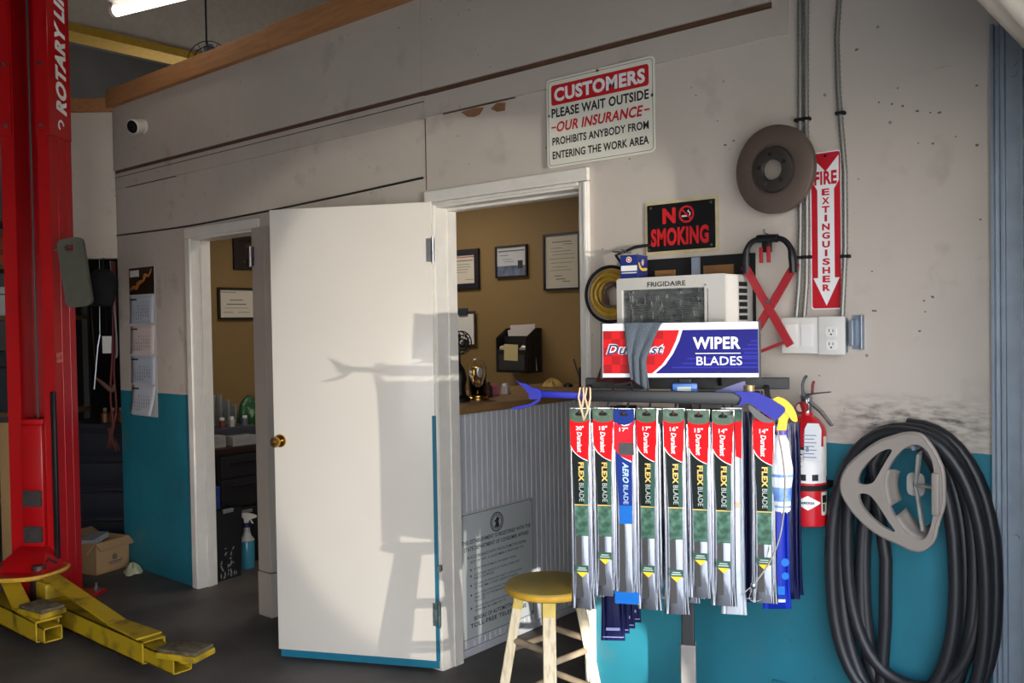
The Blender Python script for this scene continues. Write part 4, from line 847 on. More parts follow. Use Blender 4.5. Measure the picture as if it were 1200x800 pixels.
b = MB(eM); b.tube([(-0.006, -0.01, 0.395), (-0.008, -0.012, 0.43), (0.0, -0.012, 0.452), (0.006, -0.012, 0.455)], 0.005, seg=8, sub=3); b.build('pull_pin', mat('grey_pin', (80, 80, 86), 0.5), vl)
b = MB(eM); b.tube([(0.02, -0.008, 0.400), (0.022, -0.008, 0.43), (0.026, -0.008, 0.442)], 0.0045, seg=8); b.build('pin_tab', mat('dark_red_pin', (120, 36, 40), 0.5), vl)

# ------------------------------------------------------------------ black air hose looped on the wall and the plastic wheel tray over it
loops = [(-1.048, -0.578, 1.196, 0.30, -0.026), (-1.012, -0.600, 1.186, 0.36, -0.050), (-0.968, -0.690, 1.168, 0.535, -0.075), (-1.028, -0.590, 1.180, 0.25, -0.085), (-0.990, -0.625, 1.172, 0.42, -0.060), (-0.935, -0.655, 1.160, 0.33, -0.040)]
pts = []; N = 44
for k in range(N*len(loops)):
    f = k/N; i = min(int(f), len(loops)-1); j = min(i+1, len(loops)-1); t = f-i; t = t*t*(3-2*t)
    L = [loops[i][q]*(1-t)+loops[j][q]*t for q in range(5)]
    a = PI/2+2*PI*f
    cx, rx, cz, rz = (L[0]+L[1])/2, (L[1]-L[0])/2, (L[2]+L[3])/2, (L[2]-L[3])/2
    ca_, sa_ = math.cos(a), math.sin(a); e = 0.86
    pts.append((cx-rx*math.copysign(abs(ca_)**e, ca_), L[4], cz+rz*math.copysign(abs(sa_)**e, sa_)))
pts += [(-0.86, -0.05, 1.16), (-0.90, -0.06, 1.08), (-0.885, -0.06, 0.95), (-0.865, -0.06, 0.80), (-0.868, -0.06, 0.62), (-0.885, -0.055, 0.40), (-0.88, -0.05, 0.20)]
b = MB(); b.tube(pts, 0.0185, seg=12)
hz = tag(b.build('air_hose', mat('black_hose', (36, 37, 40), 0.42, var=0.15, scale=12), ang=60), 'thick black air hose looped in a large coil on the teal wall', 'hose')
b = MB(); b.tube([(-0.752, 0.0, 1.146), (-0.752, -0.155, 1.146), (-0.752, -0.182, 1.147), (-0.752, -0.185, 1.155)], 0.006); b.build('wall_hook', galv, hz)

grey_p = mat('grey_plastic', (142, 132, 122), 0.5, var=0.06, scale=10)
OUT = [(-0.978, 1.013), (-0.968, 1.048), (-0.942, 1.085), (-0.876, 1.141), (-0.822, 1.166), (-0.796, 1.174), (-0.77, 1.176), (-0.749, 1.169), (-0.724, 1.136), (-0.707, 1.1), (-0.7, 1.074), (-0.698, 1.026), (-0.7, 0.983), (-0.716, 0.928), (-0.723, 0.894), (-0.736, 0.871), (-0.757, 0.853), (-0.782, 0.852), (-0.808, 0.86), (-0.883, 0.888), (-0.938, 0.932), (-0.971, 0.979)]
INN = [(-0.852, 1.02), (-0.847, 1.06), (-0.828, 1.1), (-0.801, 1.133), (-0.775, 1.147), (-0.755, 1.147), (-0.734, 1.13), (-0.721, 1.096), (-0.718, 1.035), (-0.719, 0.981), (-0.726, 0.932), (-0.736, 0.898), (-0.751, 0.882), (-0.777, 0.887), (-0.808, 0.915), (-0.839, 0.966)]
S1 = [(-0.929, 1.029), (-0.917, 1.064), (-0.881, 1.107), (-0.849, 1.128), (-0.831, 1.127), (-0.849, 1.093), (-0.871, 1.052), (-0.887, 1.028), (-0.915, 1.021)]
S2 = [(-0.923, 0.993), (-0.896, 0.993), (-0.872, 0.968), (-0.845, 0.927), (-0.824, 0.897), (-0.845, 0.899), (-0.877, 0.917), (-0.91, 0.947), (-0.924, 0.973)]
OUT, INN, S1, S2 = [[(x*0.9745, 1.5075+(z-1.5075)*0.9745) for x, z in L_] for L_ in (OUT, INN, S1, S2)]
hc = thing('hose_hanger', (-0.84, -0.17, 0.85), 'grey rounded-triangle plastic frame hanging in front of the black hose coil', 'plastic frame')
hM = wallf(0, 0, -0.168)
b = MB(hM); b.prism(smoothpoly(OUT, 4), -0.008, 0.008, holes=(smoothpoly(INN, 4), smoothpoly(S1, 4), smoothpoly(S2, 4))); b.build('face_plate', grey_p, hc, smooth=False)
b = MB(hM); q = smoothpoly(OUT, 4); b.tube([(x, y, -0.004) for x, y in q], 0.0075, seg=8, closed=True); b.build('rolled_rim', grey_p, hc)
b = MB(hM)
q = smoothpoly(INN, 4); cx, cy = -0.755, 1.03; n = len(q)
keep = [k for k in range(n+1)]
def bowl(sel, name):
    b = MB(hM); vs = []; fs = []
    for (x, y) in sel:
        for t_, zz in ((1.0, 0.004), (0.97, -0.02), (0.90, -0.045), (0.80, -0.058)): vs.append((cx+(x-cx)*t_, cy+(y-cy)*t_, zz))
    for i in range(len(sel)-1):
        for k in range(3): a = i*4+k; fs.append((a, a+1, a+5, a+4))
    b.raw(vs, fs); b.build(name, grey_p, hc, solid=0.004)
left = sorted(range(n), key=lambda k: math.atan2(q[k][1]-cy, -(q[k][0]-cx)))
bowl([q[k] for k in left if abs(math.atan2(q[k][1]-cy, -(q[k][0]-cx))) < 0.75], 'bowl_wall')
low = [k for k in left if -2.0 < math.atan2(q[k][1]-cy, -(q[k][0]-cx)) < -1.0]
bowl([q[k] for k in low], 'bowl_wall')
b = MB(hM @ Matrix.Translation((0, 0, -0.06)))
b.prism(rrect(-0.790, 1.005, -0.742, 1.070, 0.016), -0.004, 0.004, holes=(circ(-0.766, 1.037, 0.008, 10),))
for p1, wd in (((-0.706, 1.040), 0.016), ((-0.745, 1.132), 0.03), ((-0.735, 0.915), 0.03)): b.bar((-0.766, 1.037, 0), (p1[0], p1[1], 0.040), 0.008, 0.02, up=(0, 0, 1), bev=0.002, h1=wd)
b.build('spokes', mat('grey_plastic_light', (140, 138, 132), 0.5), hc)
b = MB(hM); b.bb((-0.706, 0.970, -0.010), (-0.686, 1.085, 0.016), 0.004); b.bb((-0.704, 1.100, -0.012), (-0.684, 1.116, 0.0), 0.002); b.bb((-0.704, 0.940, -0.012), (-0.690, 0.956, 0.0), 0.002); b.build('snap_clip', grey_p, hc)
# blanking cover low on the wall
b = MB(wallf(-1.245, 0.22, 0)); b.bb((0, 0, 0), (0.075, 0.115, 0.007), 0.003); o = tag(b.build('blank_plate', mat('teal_plate', (30, 110, 130), 0.45)), 'teal painted cover plate low on the wall right of the display pole', 'cover plate')
b = MB(wallf(-1.245, 0.22, 0)); b.prism(circ(0.0375, 0.09, 0.012, 14), 0.007, 0.008); b.build('screw', galv, o, smooth=False)
# ================================================================== WIPER BLADE DISPLAY
RA = math.radians(26); RX = Vector((math.cos(RA), math.sin(RA), 0)); RN = Vector((math.sin(RA), -math.cos(RA), 0))
R0 = Vector((-1.1275, -0.32, 0))
rk = frame(R0, RX, (0, 0, 1))           # x along the row to the right, y up, z towards us
rack_m = mat('rack_black', (26, 26, 28), 0.45, var=0.1)
rack = thing('wiper_display_stand', rk @ Vector((-0.225, 0, -0.15)), 'black floor stand of hooks with a red and blue header sign, hung with wiper blades', 'display stand')
b = MB(rk); b.bb((-0.244, 0.02, -0.169), (-0.206, 1.33, -0.131), 0.003); b.build('pole', rack_m, rack, smooth=False)
b = MB(rk); b.bb((-0.248, 0.02, -0.173), (-0.202, 0.50, -0.127), 0.003); b.build('pole_sleeve', mat('worn_grey_tube', (120, 116, 112), 0.5, 0.3, var=0.15), rack, smooth=False)
for p, q in (((-0.47, 0, -0.18), (0.02, 0.03, -0.12)), ((-0.255, 0, -0.30), (-0.195, 0.03, 0.05))):
    b = MB(rk); b.bb(p, q, 0.004); b.build('foot', rack_m, rack, smooth=False)
b = MB(rk); b.bb((-0.545, 1.292, -0.215), (0.088, 1.327, -0.19), 0.002); b.build('rear_rail', rack_m, rack, smooth=False)
b = MB(rk); b.bb((-0.545, 1.268, -0.02), (0.03, 1.283, -0.008), 0.002); b.build('front_rail', rack_m, rack, smooth=False)
for x in (-0.53, -0.225, 0.02):
    b = MB(rk); b.bar((x, 1.30, -0.20), (x, 1.275, -0.012), 0.014, 0.014); b.build('bracket', rack_m, rack, smooth=False)
for x in (-0.40, -0.12):
    b = MB(rk); b.bar((x, 1.31, -0.20), (x, 1.36, -0.048), 0.012, 0.02); b.build('sign_bracket', rack_m, rack, smooth=False)
b = MB(rk); b.tube([(-0.44, 1.285, -0.012), (-0.425, 1.315, -0.01), (-0.375, 1.325, -0.01), (-0.37, 1.29, -0.01)], 0.004); b.build('wire_loop', rack_m, rack)
# header sign
sw, sh_ = 0.462, 0.164
hs_ = rk @ frame((-0.466, 1.338, -0.046), (1, 0, 0), (0, 1, 0)) @ Matrix.Rotation(-0.06, 4, 'X')
b = MB(hs_); b.bb((0, 0, -0.012), (sw, sh_, 0)); sg = b.build('header_sign', mat('sign_border_white', (220, 222, 230), 0.3), rack, smooth=False)
curve_ = [(0.150, 0.012), (0.180, 0.038), (0.204, 0.072), (0.222, 0.110), (0.232, 0.142)]
b = MB(hs_); b.prism([(0.0015, 0.012)]+curve_+[(0.0015, 0.142)], 0, 0.0010); rp_ = b.build('red_panel', mat('sign_red', (196, 18, 24), 0.45, spec=0.15), sg, smooth=False)
random.seed(3); b = MB(hs_)
for i in range(7):
    for j in range(5):
        if (i+j) % 2 == 0 and (0.004+0.026*i+0.026) < 0.15+0.016*j: b.bb((0.002+0.026*i, 0.013+0.026*j-0.0005, 0.0010), (0.028+0.026*i, min(0.141, 0.039+0.026*j), 0.0013))
b.build('checks', mat('sign_dark_red', (160, 14, 20), 0.45, spec=0.15), rp_, smooth=False)
off = [(x+0.010, y) for x, y in curve_]
b = MB(hs_); b.prism([(x, y) for x, y in off]+[(sw-0.0015, 0.142), (sw-0.0015, 0.012)], 0, 0.0010); bp_ = b.build('blue_panel', mat('sign_blue', (22, 20, 112), 0.45, spec=0.15, var=0.12, scale=3), sg, smooth=False)
b = MB(hs_)
for k, (x0, y0) in enumerate(((0.19, 0.028), (0.22, 0.040), (0.235, 0.054), (0.40, 0.070), (0.395, 0.082), (0.41, 0.094), (0.42, 0.105), (0.39, 0.060))): b.bb((x0+0.02, y0, 0.0010), (sw-0.002, y0+0.0035, 0.0013))
b.build('streaks', mat('sign_light_blue', (44, 46, 158), 0.45, spec=0.15), bp_, smooth=False)
b = MB(hs_); b.text('WIPER', 0.272, 0.084, 0.138, 0.036, 0.0018, bold=0.03); b.text('BLADES', 0.282, 0.036, 0.132, 0.026, 0.0018, bold=0.005); b.bb((0.279, 0.070, 0.001), (0.410, 0.0722, 0.0018)); b.build('lettering', ink_white, bp_, smooth=False)
b = MB(hs_); b.text('Duralast', 0.010, 0.068, 0.178, 0.034, 0.0016, bold=0.075, shear=0.3); o = b.build('lettering_outline', ink_white, rp_, smooth=False)
b = MB(hs_); b.text('Duralast', 0.0125, 0.0695, 0.173, 0.031, 0.0024, bold=0.02, shear=0.3); b.build('lettering', mat('logo_navy', (24, 30, 92), 0.4), rp_, smooth=False)
for x in (-0.003, sw+0.003):
    b = MB(hs_); b.bb((x-0.003, -0.004, -0.016), (x+0.003, sh_+0.004, 0.003)); b.build('end_cap', rack_m, sg, smooth=False)
b = MB(hs_); b.raw([(0.0, 0.06, -0.013), (-0.03, -0.012, -0.06), (0.09, -0.02, -0.06), (0.12, 0.02, -0.013)], [(0, 1, 2, 3)]); b.build('back_flap', mat('flap_dark_red', (70, 22, 26), 0.5), sg, smooth=False, solid=0.003)

# cloth over the sign
cloth = mat('grey_microfibre', (82, 90, 98), 0.95, var=0.08, scale=60, bump=0.5, bscale=260)
b = MB(hs_)
def drape(u, v):
    # v: 0 behind, 0.2 over the top edge, 1 bottom tip
    if v < 0.2:
        t = v/0.2; y = sh_+0.004-0.07*(1-t); z = -0.022-0.003*math.sin(8*u)
        return (0.068+0.114*u, y, z)
    t = (v-0.2)/0.8
    xl = 0.068+0.020*t**1.3; xr = 0.182-0.050*min(1, t/0.55)**0.85+0.010*max(0, t-0.55)/0.45
    y = sh_+0.006-(0.006+0.170*t+0.036*u*t)
    z = 0.005+0.010*abs(math.sin(u*8+t*2.2))*min(1, 0.25+t)+0.006*t
    return (xl+(xr-xl)*u, y, z)
b.grid(drape, 26, 40)
tw = tag(b.build('microfibre_cloth', cloth, solid=0.003, ang=80), 'grey microfibre cloth draped over the header sign of the wiper display', 'cloth')

# ------------------------------------------------------------------ hanging pouches
foil = mat('foil_pouch', (222, 222, 226), 0.14, 1.0, bump=0.18, bscale=5, stretch=(9, 9, 1.0))
clear_film = mat('clear_pouch', (196, 202, 208), 0.16, 0.35, bump=0.3, bscale=9, stretch=(8, 8, 1.0))
hang_green = mat('hang_green', (58, 84, 62), 0.4, rgb2=(104, 126, 106), scale=30, lo=0.5, hi=0.7)
pouch_red = mat('pouch_red', (214, 12, 20), 0.4, spec=0.12)
pouch_dgreen = mat('pouch_dark_green', (14, 24, 22), 0.4, spec=0.15)
pouch_green = mat('pouch_green', (48, 84, 70), 0.4, spec=0.2, var=0.1, scale=30)
pouch_lgreen = mat('pouch_picture_green', (86, 124, 102), 0.4, rgb2=(46, 76, 62), scale=45, spec=0.2)
flex_gold = mat('flex_gold', (226, 184, 92), 0.35)
grey_ink = mat('grey_ink', (176, 186, 176), 0.4)
tri_yellow = mat('triangle_yellow', (240, 190, 30), 0.4)
rubber_blade = mat('blade_rubber', (52, 50, 48), 0.5)
navy_film = mat('navy_pouch', (14, 18, 56), 0.3, 0.0, spec=0.3, bump=0.25, bscale=8, stretch=(9, 9, 1.0))
aero_blue = mat('aero_blue', (16, 46, 120), 0.4, spec=0.15); aero_bright = mat('aero_bright', (14, 96, 176), 0.4, spec=0.2)

def pouch_shape(L, wdt, m, name, root, dep=0.010):
    """cross-sections of a pouch hung by its flat top: swollen in the middle, flat and flared at the bottom seal"""
    h_ = [(-1, -0.35), (-0.97, 0.05), (-0.91, 0.50), (-0.84, 0.68), (-0.77, 0.50), (-0.71, 0.05), (-0.67, -0.10), (-0.62, 0.25), (-0.57, 0.85), (-0.52, 1.0)]
    prof = h_+[(-x, z) for x, z in reversed(h_)]+[(0.6, -0.9), (-0.6, -0.9)]
    rings = []
    for t_, f, ww in ((0.0, 0.06, 0.93), (0.04, 0.10, 0.93), (0.10, 0.8, 0.95), (0.25, 1.0, 0.98), (0.6, 1.0, 0.97), (0.86, 1.0, 1.0), (0.95, 0.55, 1.04), (1.0, 0.06, 1.08)):
        rings.append([(x*wdt/2*ww, -L*t_, z*dep*f) for x, z in prof])
    b = MB(); b.loft(rings, M=FR); return b.build(name, m, root, ang=80)
FR = frame((0, 0, 0), (1, 0, 0), (0, 0, 1))

def flex_pouch(size, L, label, nose=False):
    t = thing('hanging_pouch', (0, 0, 0), label, 'wiper blade pack', 'green and red wiper blade pouches in the front row')
    zf = 0.0112
    pouch_shape(L, 0.070, foil, 'pouch', t)
    b = MB(FR)
    b.prism([(-0.031, -0.002), (0.031, -0.002), (0.031, -0.045), (-0.031, -0.045)], zf-0.0005, zf); hd_ = b.build('hang_tab', hang_green, t, smooth=False)
    b = MB(FR); b.prism(rrect(-0.013, -0.022, 0.013, -0.013, 0.004), zf, zf+0.0004); b.prism(circ(0, -0.016, 0.006, 12), zf, zf+0.0004); b.build('hang_hole', matte_black, hd_, smooth=False)
    topc = [(-0.031, -0.033), (-0.018, -0.040), (0.0, -0.0425), (0.018, -0.040), (0.031, -0.033)]
    if nose: topc = [(-0.031, -0.034), (-0.022, -0.020), (-0.010, -0.010), (0.006, -0.007), (0.018, -0.018), (0.029, -0.034)]
    low = [(0.022, -0.157), (0.006, -0.150), (-0.010, -0.139), (-0.022, -0.126), (-0.029, -0.112)]
    b = MB(FR); b.prism([(-0.029, -0.112)]+topc+[(0.024, -0.157)]+low[1:-1], zf, zf+0.0005); rd_ = b.build('red_card', pouch_red, t, smooth=False)
    b = MB(FR); b.tube([(x, y-0.0012, zf+0.0006) for x, y in low], 0.0013, seg=5, sub=3); b.build('white_edge', ink_white, rd_)
    b = MB(FR); b.text(size+'"', -0.012, -0.066, 0.024, 0.013, zf+0.0009, bold=0.02); b.text('Duralast', -0.009, -0.071, 0.062, 0.015, zf+0.0009, bold=0.02, shear=0.2, rot=-PI/2); b.build('lettering', ink_white, rd_, smooth=False)
    b = MB(FR); b.prism([(-0.024, -0.126), (-0.010, -0.141), (0.006, -0.152), (0.022, -0.159), (0.022, -0.292), (-0.020, -0.292)], zf, zf+0.0004); dg = b.build('green_card', pouch_dgreen, t, smooth=False)
    b = MB(FR); b.bb((0.009, -0.292, zf+0.0003), (0.022, -0.160, zf+0.0006)); b.build('green_stripe', pouch_green, dg, smooth=False)
    b = MB(FR); b.text('FLEX', -0.006, -0.163, 0.058, 0.016, zf+0.0010, bold=0.035, rot=-PI/2); b.build('gold_lettering', flex_gold, dg, smooth=False)
    b = MB(FR); b.text('BLADE', -0.005, -0.226, 0.056, 0.014, zf+0.0010, bold=0.0, rot=-PI/2); b.build('lettering', grey_ink, dg, smooth=False)
    b = MB(FR); b.bb((-0.020, -0.294, zf), (0.021, -0.291, zf+0.0006)); b.build('gold_line', flex_gold, dg, smooth=False)
    e = -0.292-(0.095 if L > 0.55 else 0.085)
    b = MB(FR); b.bb((-0.019, e, zf), (0.020, -0.294, zf+0.0004)); b.build('picture', pouch_lgreen, t, smooth=False)
    b = MB(FR); b.bb((-0.018, -L+0.035, zf-0.0006), (-0.001, e, zf+0.0003)); b.build('blade', rubber_blade, t, smooth=False)
    zt = -L+0.135 if L > 0.55 else -L+0.11
    b = MB(FR); b.bb((-0.021, zt-0.022, zf), (0.019, zt, zf+0.0005)); gt = b.build('green_label', pouch_green, t, smooth=False)
    b = MB(FR); b.prism([(-0.017, zt-0.020), (0.017, zt-0.020), (0.0, zt-0.036)], zf+0.0004, zf+0.0009); b.build('yellow_triangle', tri_yellow, gt, smooth=False)
    b = MB(FR); b.bb((-0.012, zt-0.009, zf+0.0005), (0.011, zt-0.006, zf+0.0008)); b.bb((-0.015, zt-0.015, zf+0.0005), (0.014, zt-0.012, zf+0.0008)); b.build('label_print', grey_ink, gt, smooth=False)
    return t
def place(t, s, ztop, n, tilt=0.0, yaw=0.0):
    p = rk @ Vector((s, ztop, n)); t.location = p; t.rotation_euler = (0, tilt, RA+yaw)
def hook(s, ztop, n0=-0.19):
    b = MB(rk); b.tube([(s, 1.285, n0), (s, ztop-0.010, -0.06), (s, ztop-0.014, 0.018), (s, ztop-0.006, 0.024)], 0.003, seg=6); b.build('hook', steel, rack)
front = [(-0.530, 1.248, '20', 0.612, 'wiper blade pouch marked 20, leftmost on the display stand'), (-0.459, 1.249, '18', 0.570, 'wiper blade pouch second from the left, between the 20 and the blue one'),
         (-0.328, 1.249, '17', 0.603, 'wiper blade pouch marked 17, right of the blue pouch'), (-0.250, 1.249, '16', 0.612, 'wiper blade pouch marked 16, fifth from the left on the stand'),
         (-0.177, 1.246, '15', 0.556, 'wiper blade pouch marked 15, above and right of the stand pole'), (-0.108, 1.245, '14', 0.575, 'wiper blade pouch in front of the long clear pouch'), (0.006, 1.246, '14', 0.560, 'wiper blade pouch rightmost in the row, just under the blue grabber handle')]
for k, (s_, z_, sz, L, lb) in enumerate(front):
    t = flex_pouch(sz, L, lb, nose=(k == 6)); place(t, s_, z_, 0.0, tilt=random.uniform(-0.006, 0.006), yaw=random.uniform(-0.08, 0.08)); hook(s_, z_)
# the blue one, third in the row
t = thing('hanging_pouch', (0, 0, 0), 'blue and red wiper blade pouch, third from the left on the stand', 'wiper blade pack')
pouch_shape(0.590, 0.070, foil, 'pouch', t); zf = 0.0112
b = MB(FR); b.prism([(-0.031, -0.002), (0.031, -0.002), (0.031, -0.034), (0.016, -0.046), (0.0, -0.050), (-0.016, -0.044), (-0.031, -0.040)], zf-0.0004, zf+0.0004); hd_ = b.build('hang_tab', aero_blue, t, smooth=False)
b = MB(FR); b.prism(rrect(-0.013, -0.022, 0.013, -0.013, 0.004), zf+0.0003, zf+0.0007); b.build('hang_hole', matte_black, hd_, smooth=False)
b = MB(FR); b.prism([(-0.030, -0.120), (-0.030, -0.040), (-0.016, -0.046), (0.0, -0.052), (0.016, -0.048), (0.031, -0.034), (0.024, -0.158), (0.0, -0.148), (-0.018, -0.136)], zf, zf+0.0003); rd_ = b.build('red_card', mat('aero_red', (196, 24, 40), 0.4, spec=0.15), t, smooth=False)
b = MB(FR); b.text('17"', -0.014, -0.068, 0.026, 0.012, zf+0.0008, bold=0.02); b.build('lettering', ink_white, rd_, smooth=False)
b = MB(FR); b.bb((-0.016, -0.138, zf), (0.028, -0.102, zf+0.0012), 0.0004); b.build('dark_label', mat('dark_grey_label', (54, 58, 58), 0.5, var=0.2, scale=40), rd_, smooth=False)
b = MB(FR); b.prism([(-0.026, -0.124), (-0.016, -0.140), (0.0, -0.151), (0.022, -0.161), (0.022, -0.305), (-0.018, -0.305)], zf, zf+0.0004); dg = b.build('blue_card', aero_blue, t, smooth=False)
b = MB(FR); b.text('AERO', -0.006, -0.160, 0.062, 0.018, zf+0.0009, bold=0.03, shear=0.3, rot=-PI/2); b.text('BLADE', -0.004, -0.228, 0.058, 0.014, zf+0.0009, rot=-PI/2); b.build('lettering', mat('pale_blue_ink', (176, 200, 230), 0.4), dg, smooth=False)
b = MB(FR); b.bb((-0.017, -0.345, zf), (0.021, -0.290, zf+0.0006)); b.build('picture', aero_bright, t, smooth=False)
b = MB(FR); b.bb((-0.036, -0.588, zf-0.012), (0.036, -0.552, zf-0.004), 0.002); b.build('bottom_seal', aero_bright, t, smooth=False)
b = MB(FR); b.bb((-0.018, -0.55, zf-0.0006), (-0.002, -0.345, zf+0.0003)); b.build('blade', rubber_blade, t, smooth=False)
place(t, -0.396, 1.248, 0.0); hook(-0.396, 1.248)
# silver pouches hanging behind the front row
behind = [(-0.505, 1.244, -0.052, 0.585, 'silver pouch half hidden behind the leftmost pouch marked 20'), (-0.435, 1.243, -0.052, 0.545, 'silver pouch half hidden behind the second pouch from the left'), (-0.365, 1.243, -0.052, 0.56, 'silver pouch half hidden behind the blue wiper pouch'),
          (-0.300, 1.243, -0.052, 0.58, 'silver pouch half hidden behind the pouch marked 17'), (-0.214, 1.242, -0.052, 0.585, 'silver pouch behind the pouches marked 16 and 15, nearest the front'), (-0.200, 1.24, -0.062, 0.572, 'silver pouch behind the pouches marked 16 and 15, middle of three'), (-0.186, 1.239, -0.089, 0.560, 'silver pouch behind the pouches marked 16 and 15, furthest back')]
for s_, z_, n_, L, lb in behind:
    t = thing('hanging_pouch', (0, 0, 0), lb, 'wiper blade pack', 'silver wiper blade pouches behind the front row')
    pouch_shape(L, 0.062, foil, 'pouch', t); b = MB(FR); b.bb((-0.028, -0.045, 0.0105), (0.030, -0.003, 0.0112)); b.build('hang_tab', hang_green, t, smooth=False)
    place(t, s_, z_, n_, yaw=random.uniform(-0.12, 0.12))
# long clear pouch behind the pouch marked 14
t = thing('hanging_pouch', (0, 0, 0), 'long clear pouch with a pale green tab behind the seventh pouch', 'wiper blade pack')
pouch_shape(0.612, 0.068, clear_film, 'pouch', t); b = MB(FR); b.bb((-0.028, -0.045, 0.0105), (0.028, -0.004, 0.0112)); b.build('hang_tab', pouch_lgreen, t, smooth=False)
b = MB(FR); b.prism([(0.006, -0.040), (0.028, -0.037), (0.026, -0.148), (0.010, -0.142)], 0.0107, 0.0113); b.build('red_card', pouch_red, t, smooth=False)
b = MB(FR); b.prism(circ(0.012, -0.285, 0.010, 16), 0.0104, 0.0109); b.build('orange_dot', mat('pale_orange', (222, 168, 140), 0.4), t, smooth=False)
b = MB(FR); b.bb((-0.012, -0.575, 0.0104), (0.0, -0.06, 0.0110)); b.build('blade', rubber_blade, t, smooth=False)
place(t, -0.083, 1.249, -0.032); hook(-0.083, 1.249)
# navy pouches on the far side of the stand
nav = [(-0.463, 0.485, -0.165, 'navy pouch showing below the second wiper pouch, nearest the front of its cluster'), (-0.452, 0.50, -0.192, 'navy pouch below the second wiper pouch, second from the front of its cluster'), (-0.437, 0.508, -0.219, 'navy pouch below the second wiper pouch, third from the front of its cluster'), (-0.420, 0.52, -0.246, 'navy pouch below the second wiper pouch, rearmost of its cluster'),
       (-0.130, 0.660, -0.155, 'short navy pouch corner showing below the pouch marked 15'), (-0.018, 0.668, -0.06, 'short navy pouch showing left of the bottom of the blue bag')]
for s_, zb, n_, lb in nav:
    t = thing('hanging_pouch', (0, 0, 0), lb, 'wiper blade pack', 'navy wiper pouches hanging on the back of the stand')
    L = 1.235-zb; pouch_shape(L, 0.072, navy_film, 'pouch', t, dep=0.008)
    b = MB(FR); b.bb((-0.022, -L+0.035, 0.0072), (0.022, -L+0.044, 0.0080)); b.bb((-0.034, -L+0.012, 0.0035), (0.034, -L+0.0145, 0.0062)); b.build('print', mat('navy_print', (120, 124, 170), 0.4), t, smooth=False)
    place(t, s_, 1.235, n_, yaw=0.15)
# blue pouches at the right-hand end
rx_blue = mat('bright_blue_pouch', (18, 40, 150), 0.3, spec=0.25, bump=0.2, bscale=8, stretch=(9, 9, 1))
rb = [(0.040, 1.20, 0.655, -0.052, rx_blue, 'bright blue wiper pouch hanging at the right end behind the spray bottle'), (0.066, 1.20, 0.675, -0.085, navy_film, 'dark blue wiper pouch at the right end, directly behind the bright blue one'), (0.078, 1.20, 0.680, -0.112, navy_film, 'dark blue wiper pouch at the right end, rearmost against the wall')]
for k, (s_, zt, zb, n_, mm, lb) in enumerate(rb):
    t = thing('hanging_pouch', (0, 0, 0), lb, 'wiper blade pack', 'blue wiper pouches at the right end of the stand')
    L = zt-zb; pouch_shape(L, 0.078, mm, 'pouch', t, dep=0.010)
    if k == 0:
        b = MB(FR); b.text('LATITUDE', 0.0, -0.30, 0.10, 0.016, 0.0112, bold=0.02, rot=-PI/2) if False else b.text('1X', 0.012, -0.232, 0.030, 0.018, 0.0112, bold=0.04, rot=-PI/2); b.build('lettering', mat('cream_ink', (232, 220, 180), 0.4), t, smooth=False)
        b = MB(FR); b.bb((-0.026, -0.50, 0.0102), (0.020, -0.475, 0.0110)); b.prism(circ(0.022, -0.405, 0.012, 16), 0.0102, 0.0108); b.prism(circ(0.022, -0.445, 0.011, 16), 0.0102, 0.0108); b.build('print', aero_bright, t, smooth=False)
        b = MB(FR); b.bb((-0.020, -0.523, 0.0080), (0.022, -0.514, 0.0092)); b.build('bottom_print', grey_ink, t, smooth=False)
    place(t, s_, zt, n_, yaw=0.2)

# spray bottle hooked on the right end
so = rk @ Vector((0.062, 0.93, -0.005))
sp_ = thing('spray_bottle', so, 'white spray bottle with a yellow trigger hung at the right end of the display stand', 'spray bottle')
sb_m = mat('bottle_white', (236, 240, 244), 0.3, trans=0.0)
bM = rk @ Matrix.Translation((0.055, 0.955, -0.002))
b = MB(bM)
def sec(y, w, d): return [(w*math.cos(a), y, d*math.sin(a)) for a in [2*PI*k/24 for k in range(24)]]
b.loft([sec(0, 0.021, 0.016), sec(0.006, 0.024, 0.018), sec(0.05, 0.024, 0.018), sec(0.095, 0.030, 0.020), sec(0.125, 0.031, 0.021), sec(0.165, 0.024, 0.018), sec(0.20, 0.021, 0.015), sec(0.215, 0.014, 0.012), sec(0.225, 0.013, 0.012)])
bd = b.build('bottle', sb_m, sp_, ang=60)
lb_blue = mat('label_blue', (146, 186, 232), 0.35, rgb2=(70, 110, 206), scale=30)
for y0, y1, w0, w1 in ((0.100, 0.108, 0.0312, 0.0312), (0.012, 0.018, 0.0246, 0.0246), (0.03, 0.07, 0.0246, 0.0272)):
    b = MB(bM); b.loft([sec(y0, w0, 0.0215 if y0 > 0.09 else 0.0188), sec(y1, w1, 0.0215 if y0 > 0.09 else 0.0198)], cap=False); b.build('blue_label', lb_blue, bd)
b = MB(bM); b.lathe([(0.013, 0), (0.016, 0.001), (0.016, 0.013), (0.013, 0.014)], M=Matrix.Translation((0.0, 0.220, 0)) @ Matrix.Rotation(-PI/2, 4, 'X')); b.build('collar', mat('collar_purple', (82, 66, 150), 0.4), sp_)
ty = mat('trigger_yellow', (246, 192, 20), 0.35)
b = MB(bM); b.prism(smoothpoly([(-0.012, 0.232), (0.011, 0.232), (0.017, 0.262), (0.022, 0.275), (0.012, 0.288), (-0.005, 0.278), (-0.008, 0.258)], 3), -0.010, 0.010); b.build('sprayer_neck', ty, sp_, smooth=False)
b = MB(bM); b.prism(smoothpoly([(-0.026, 0.318), (-0.012, 0.330), (0.012, 0.322), (0.034, 0.298), (0.043, 0.272), (0.042, 0.260), (0.030, 0.262), (0.018, 0.278), (0.0, 0.298), (-0.020, 0.310)], 3), -0.014, 0.014); b.build('sprayer_head', ty, sp_, smooth=False)
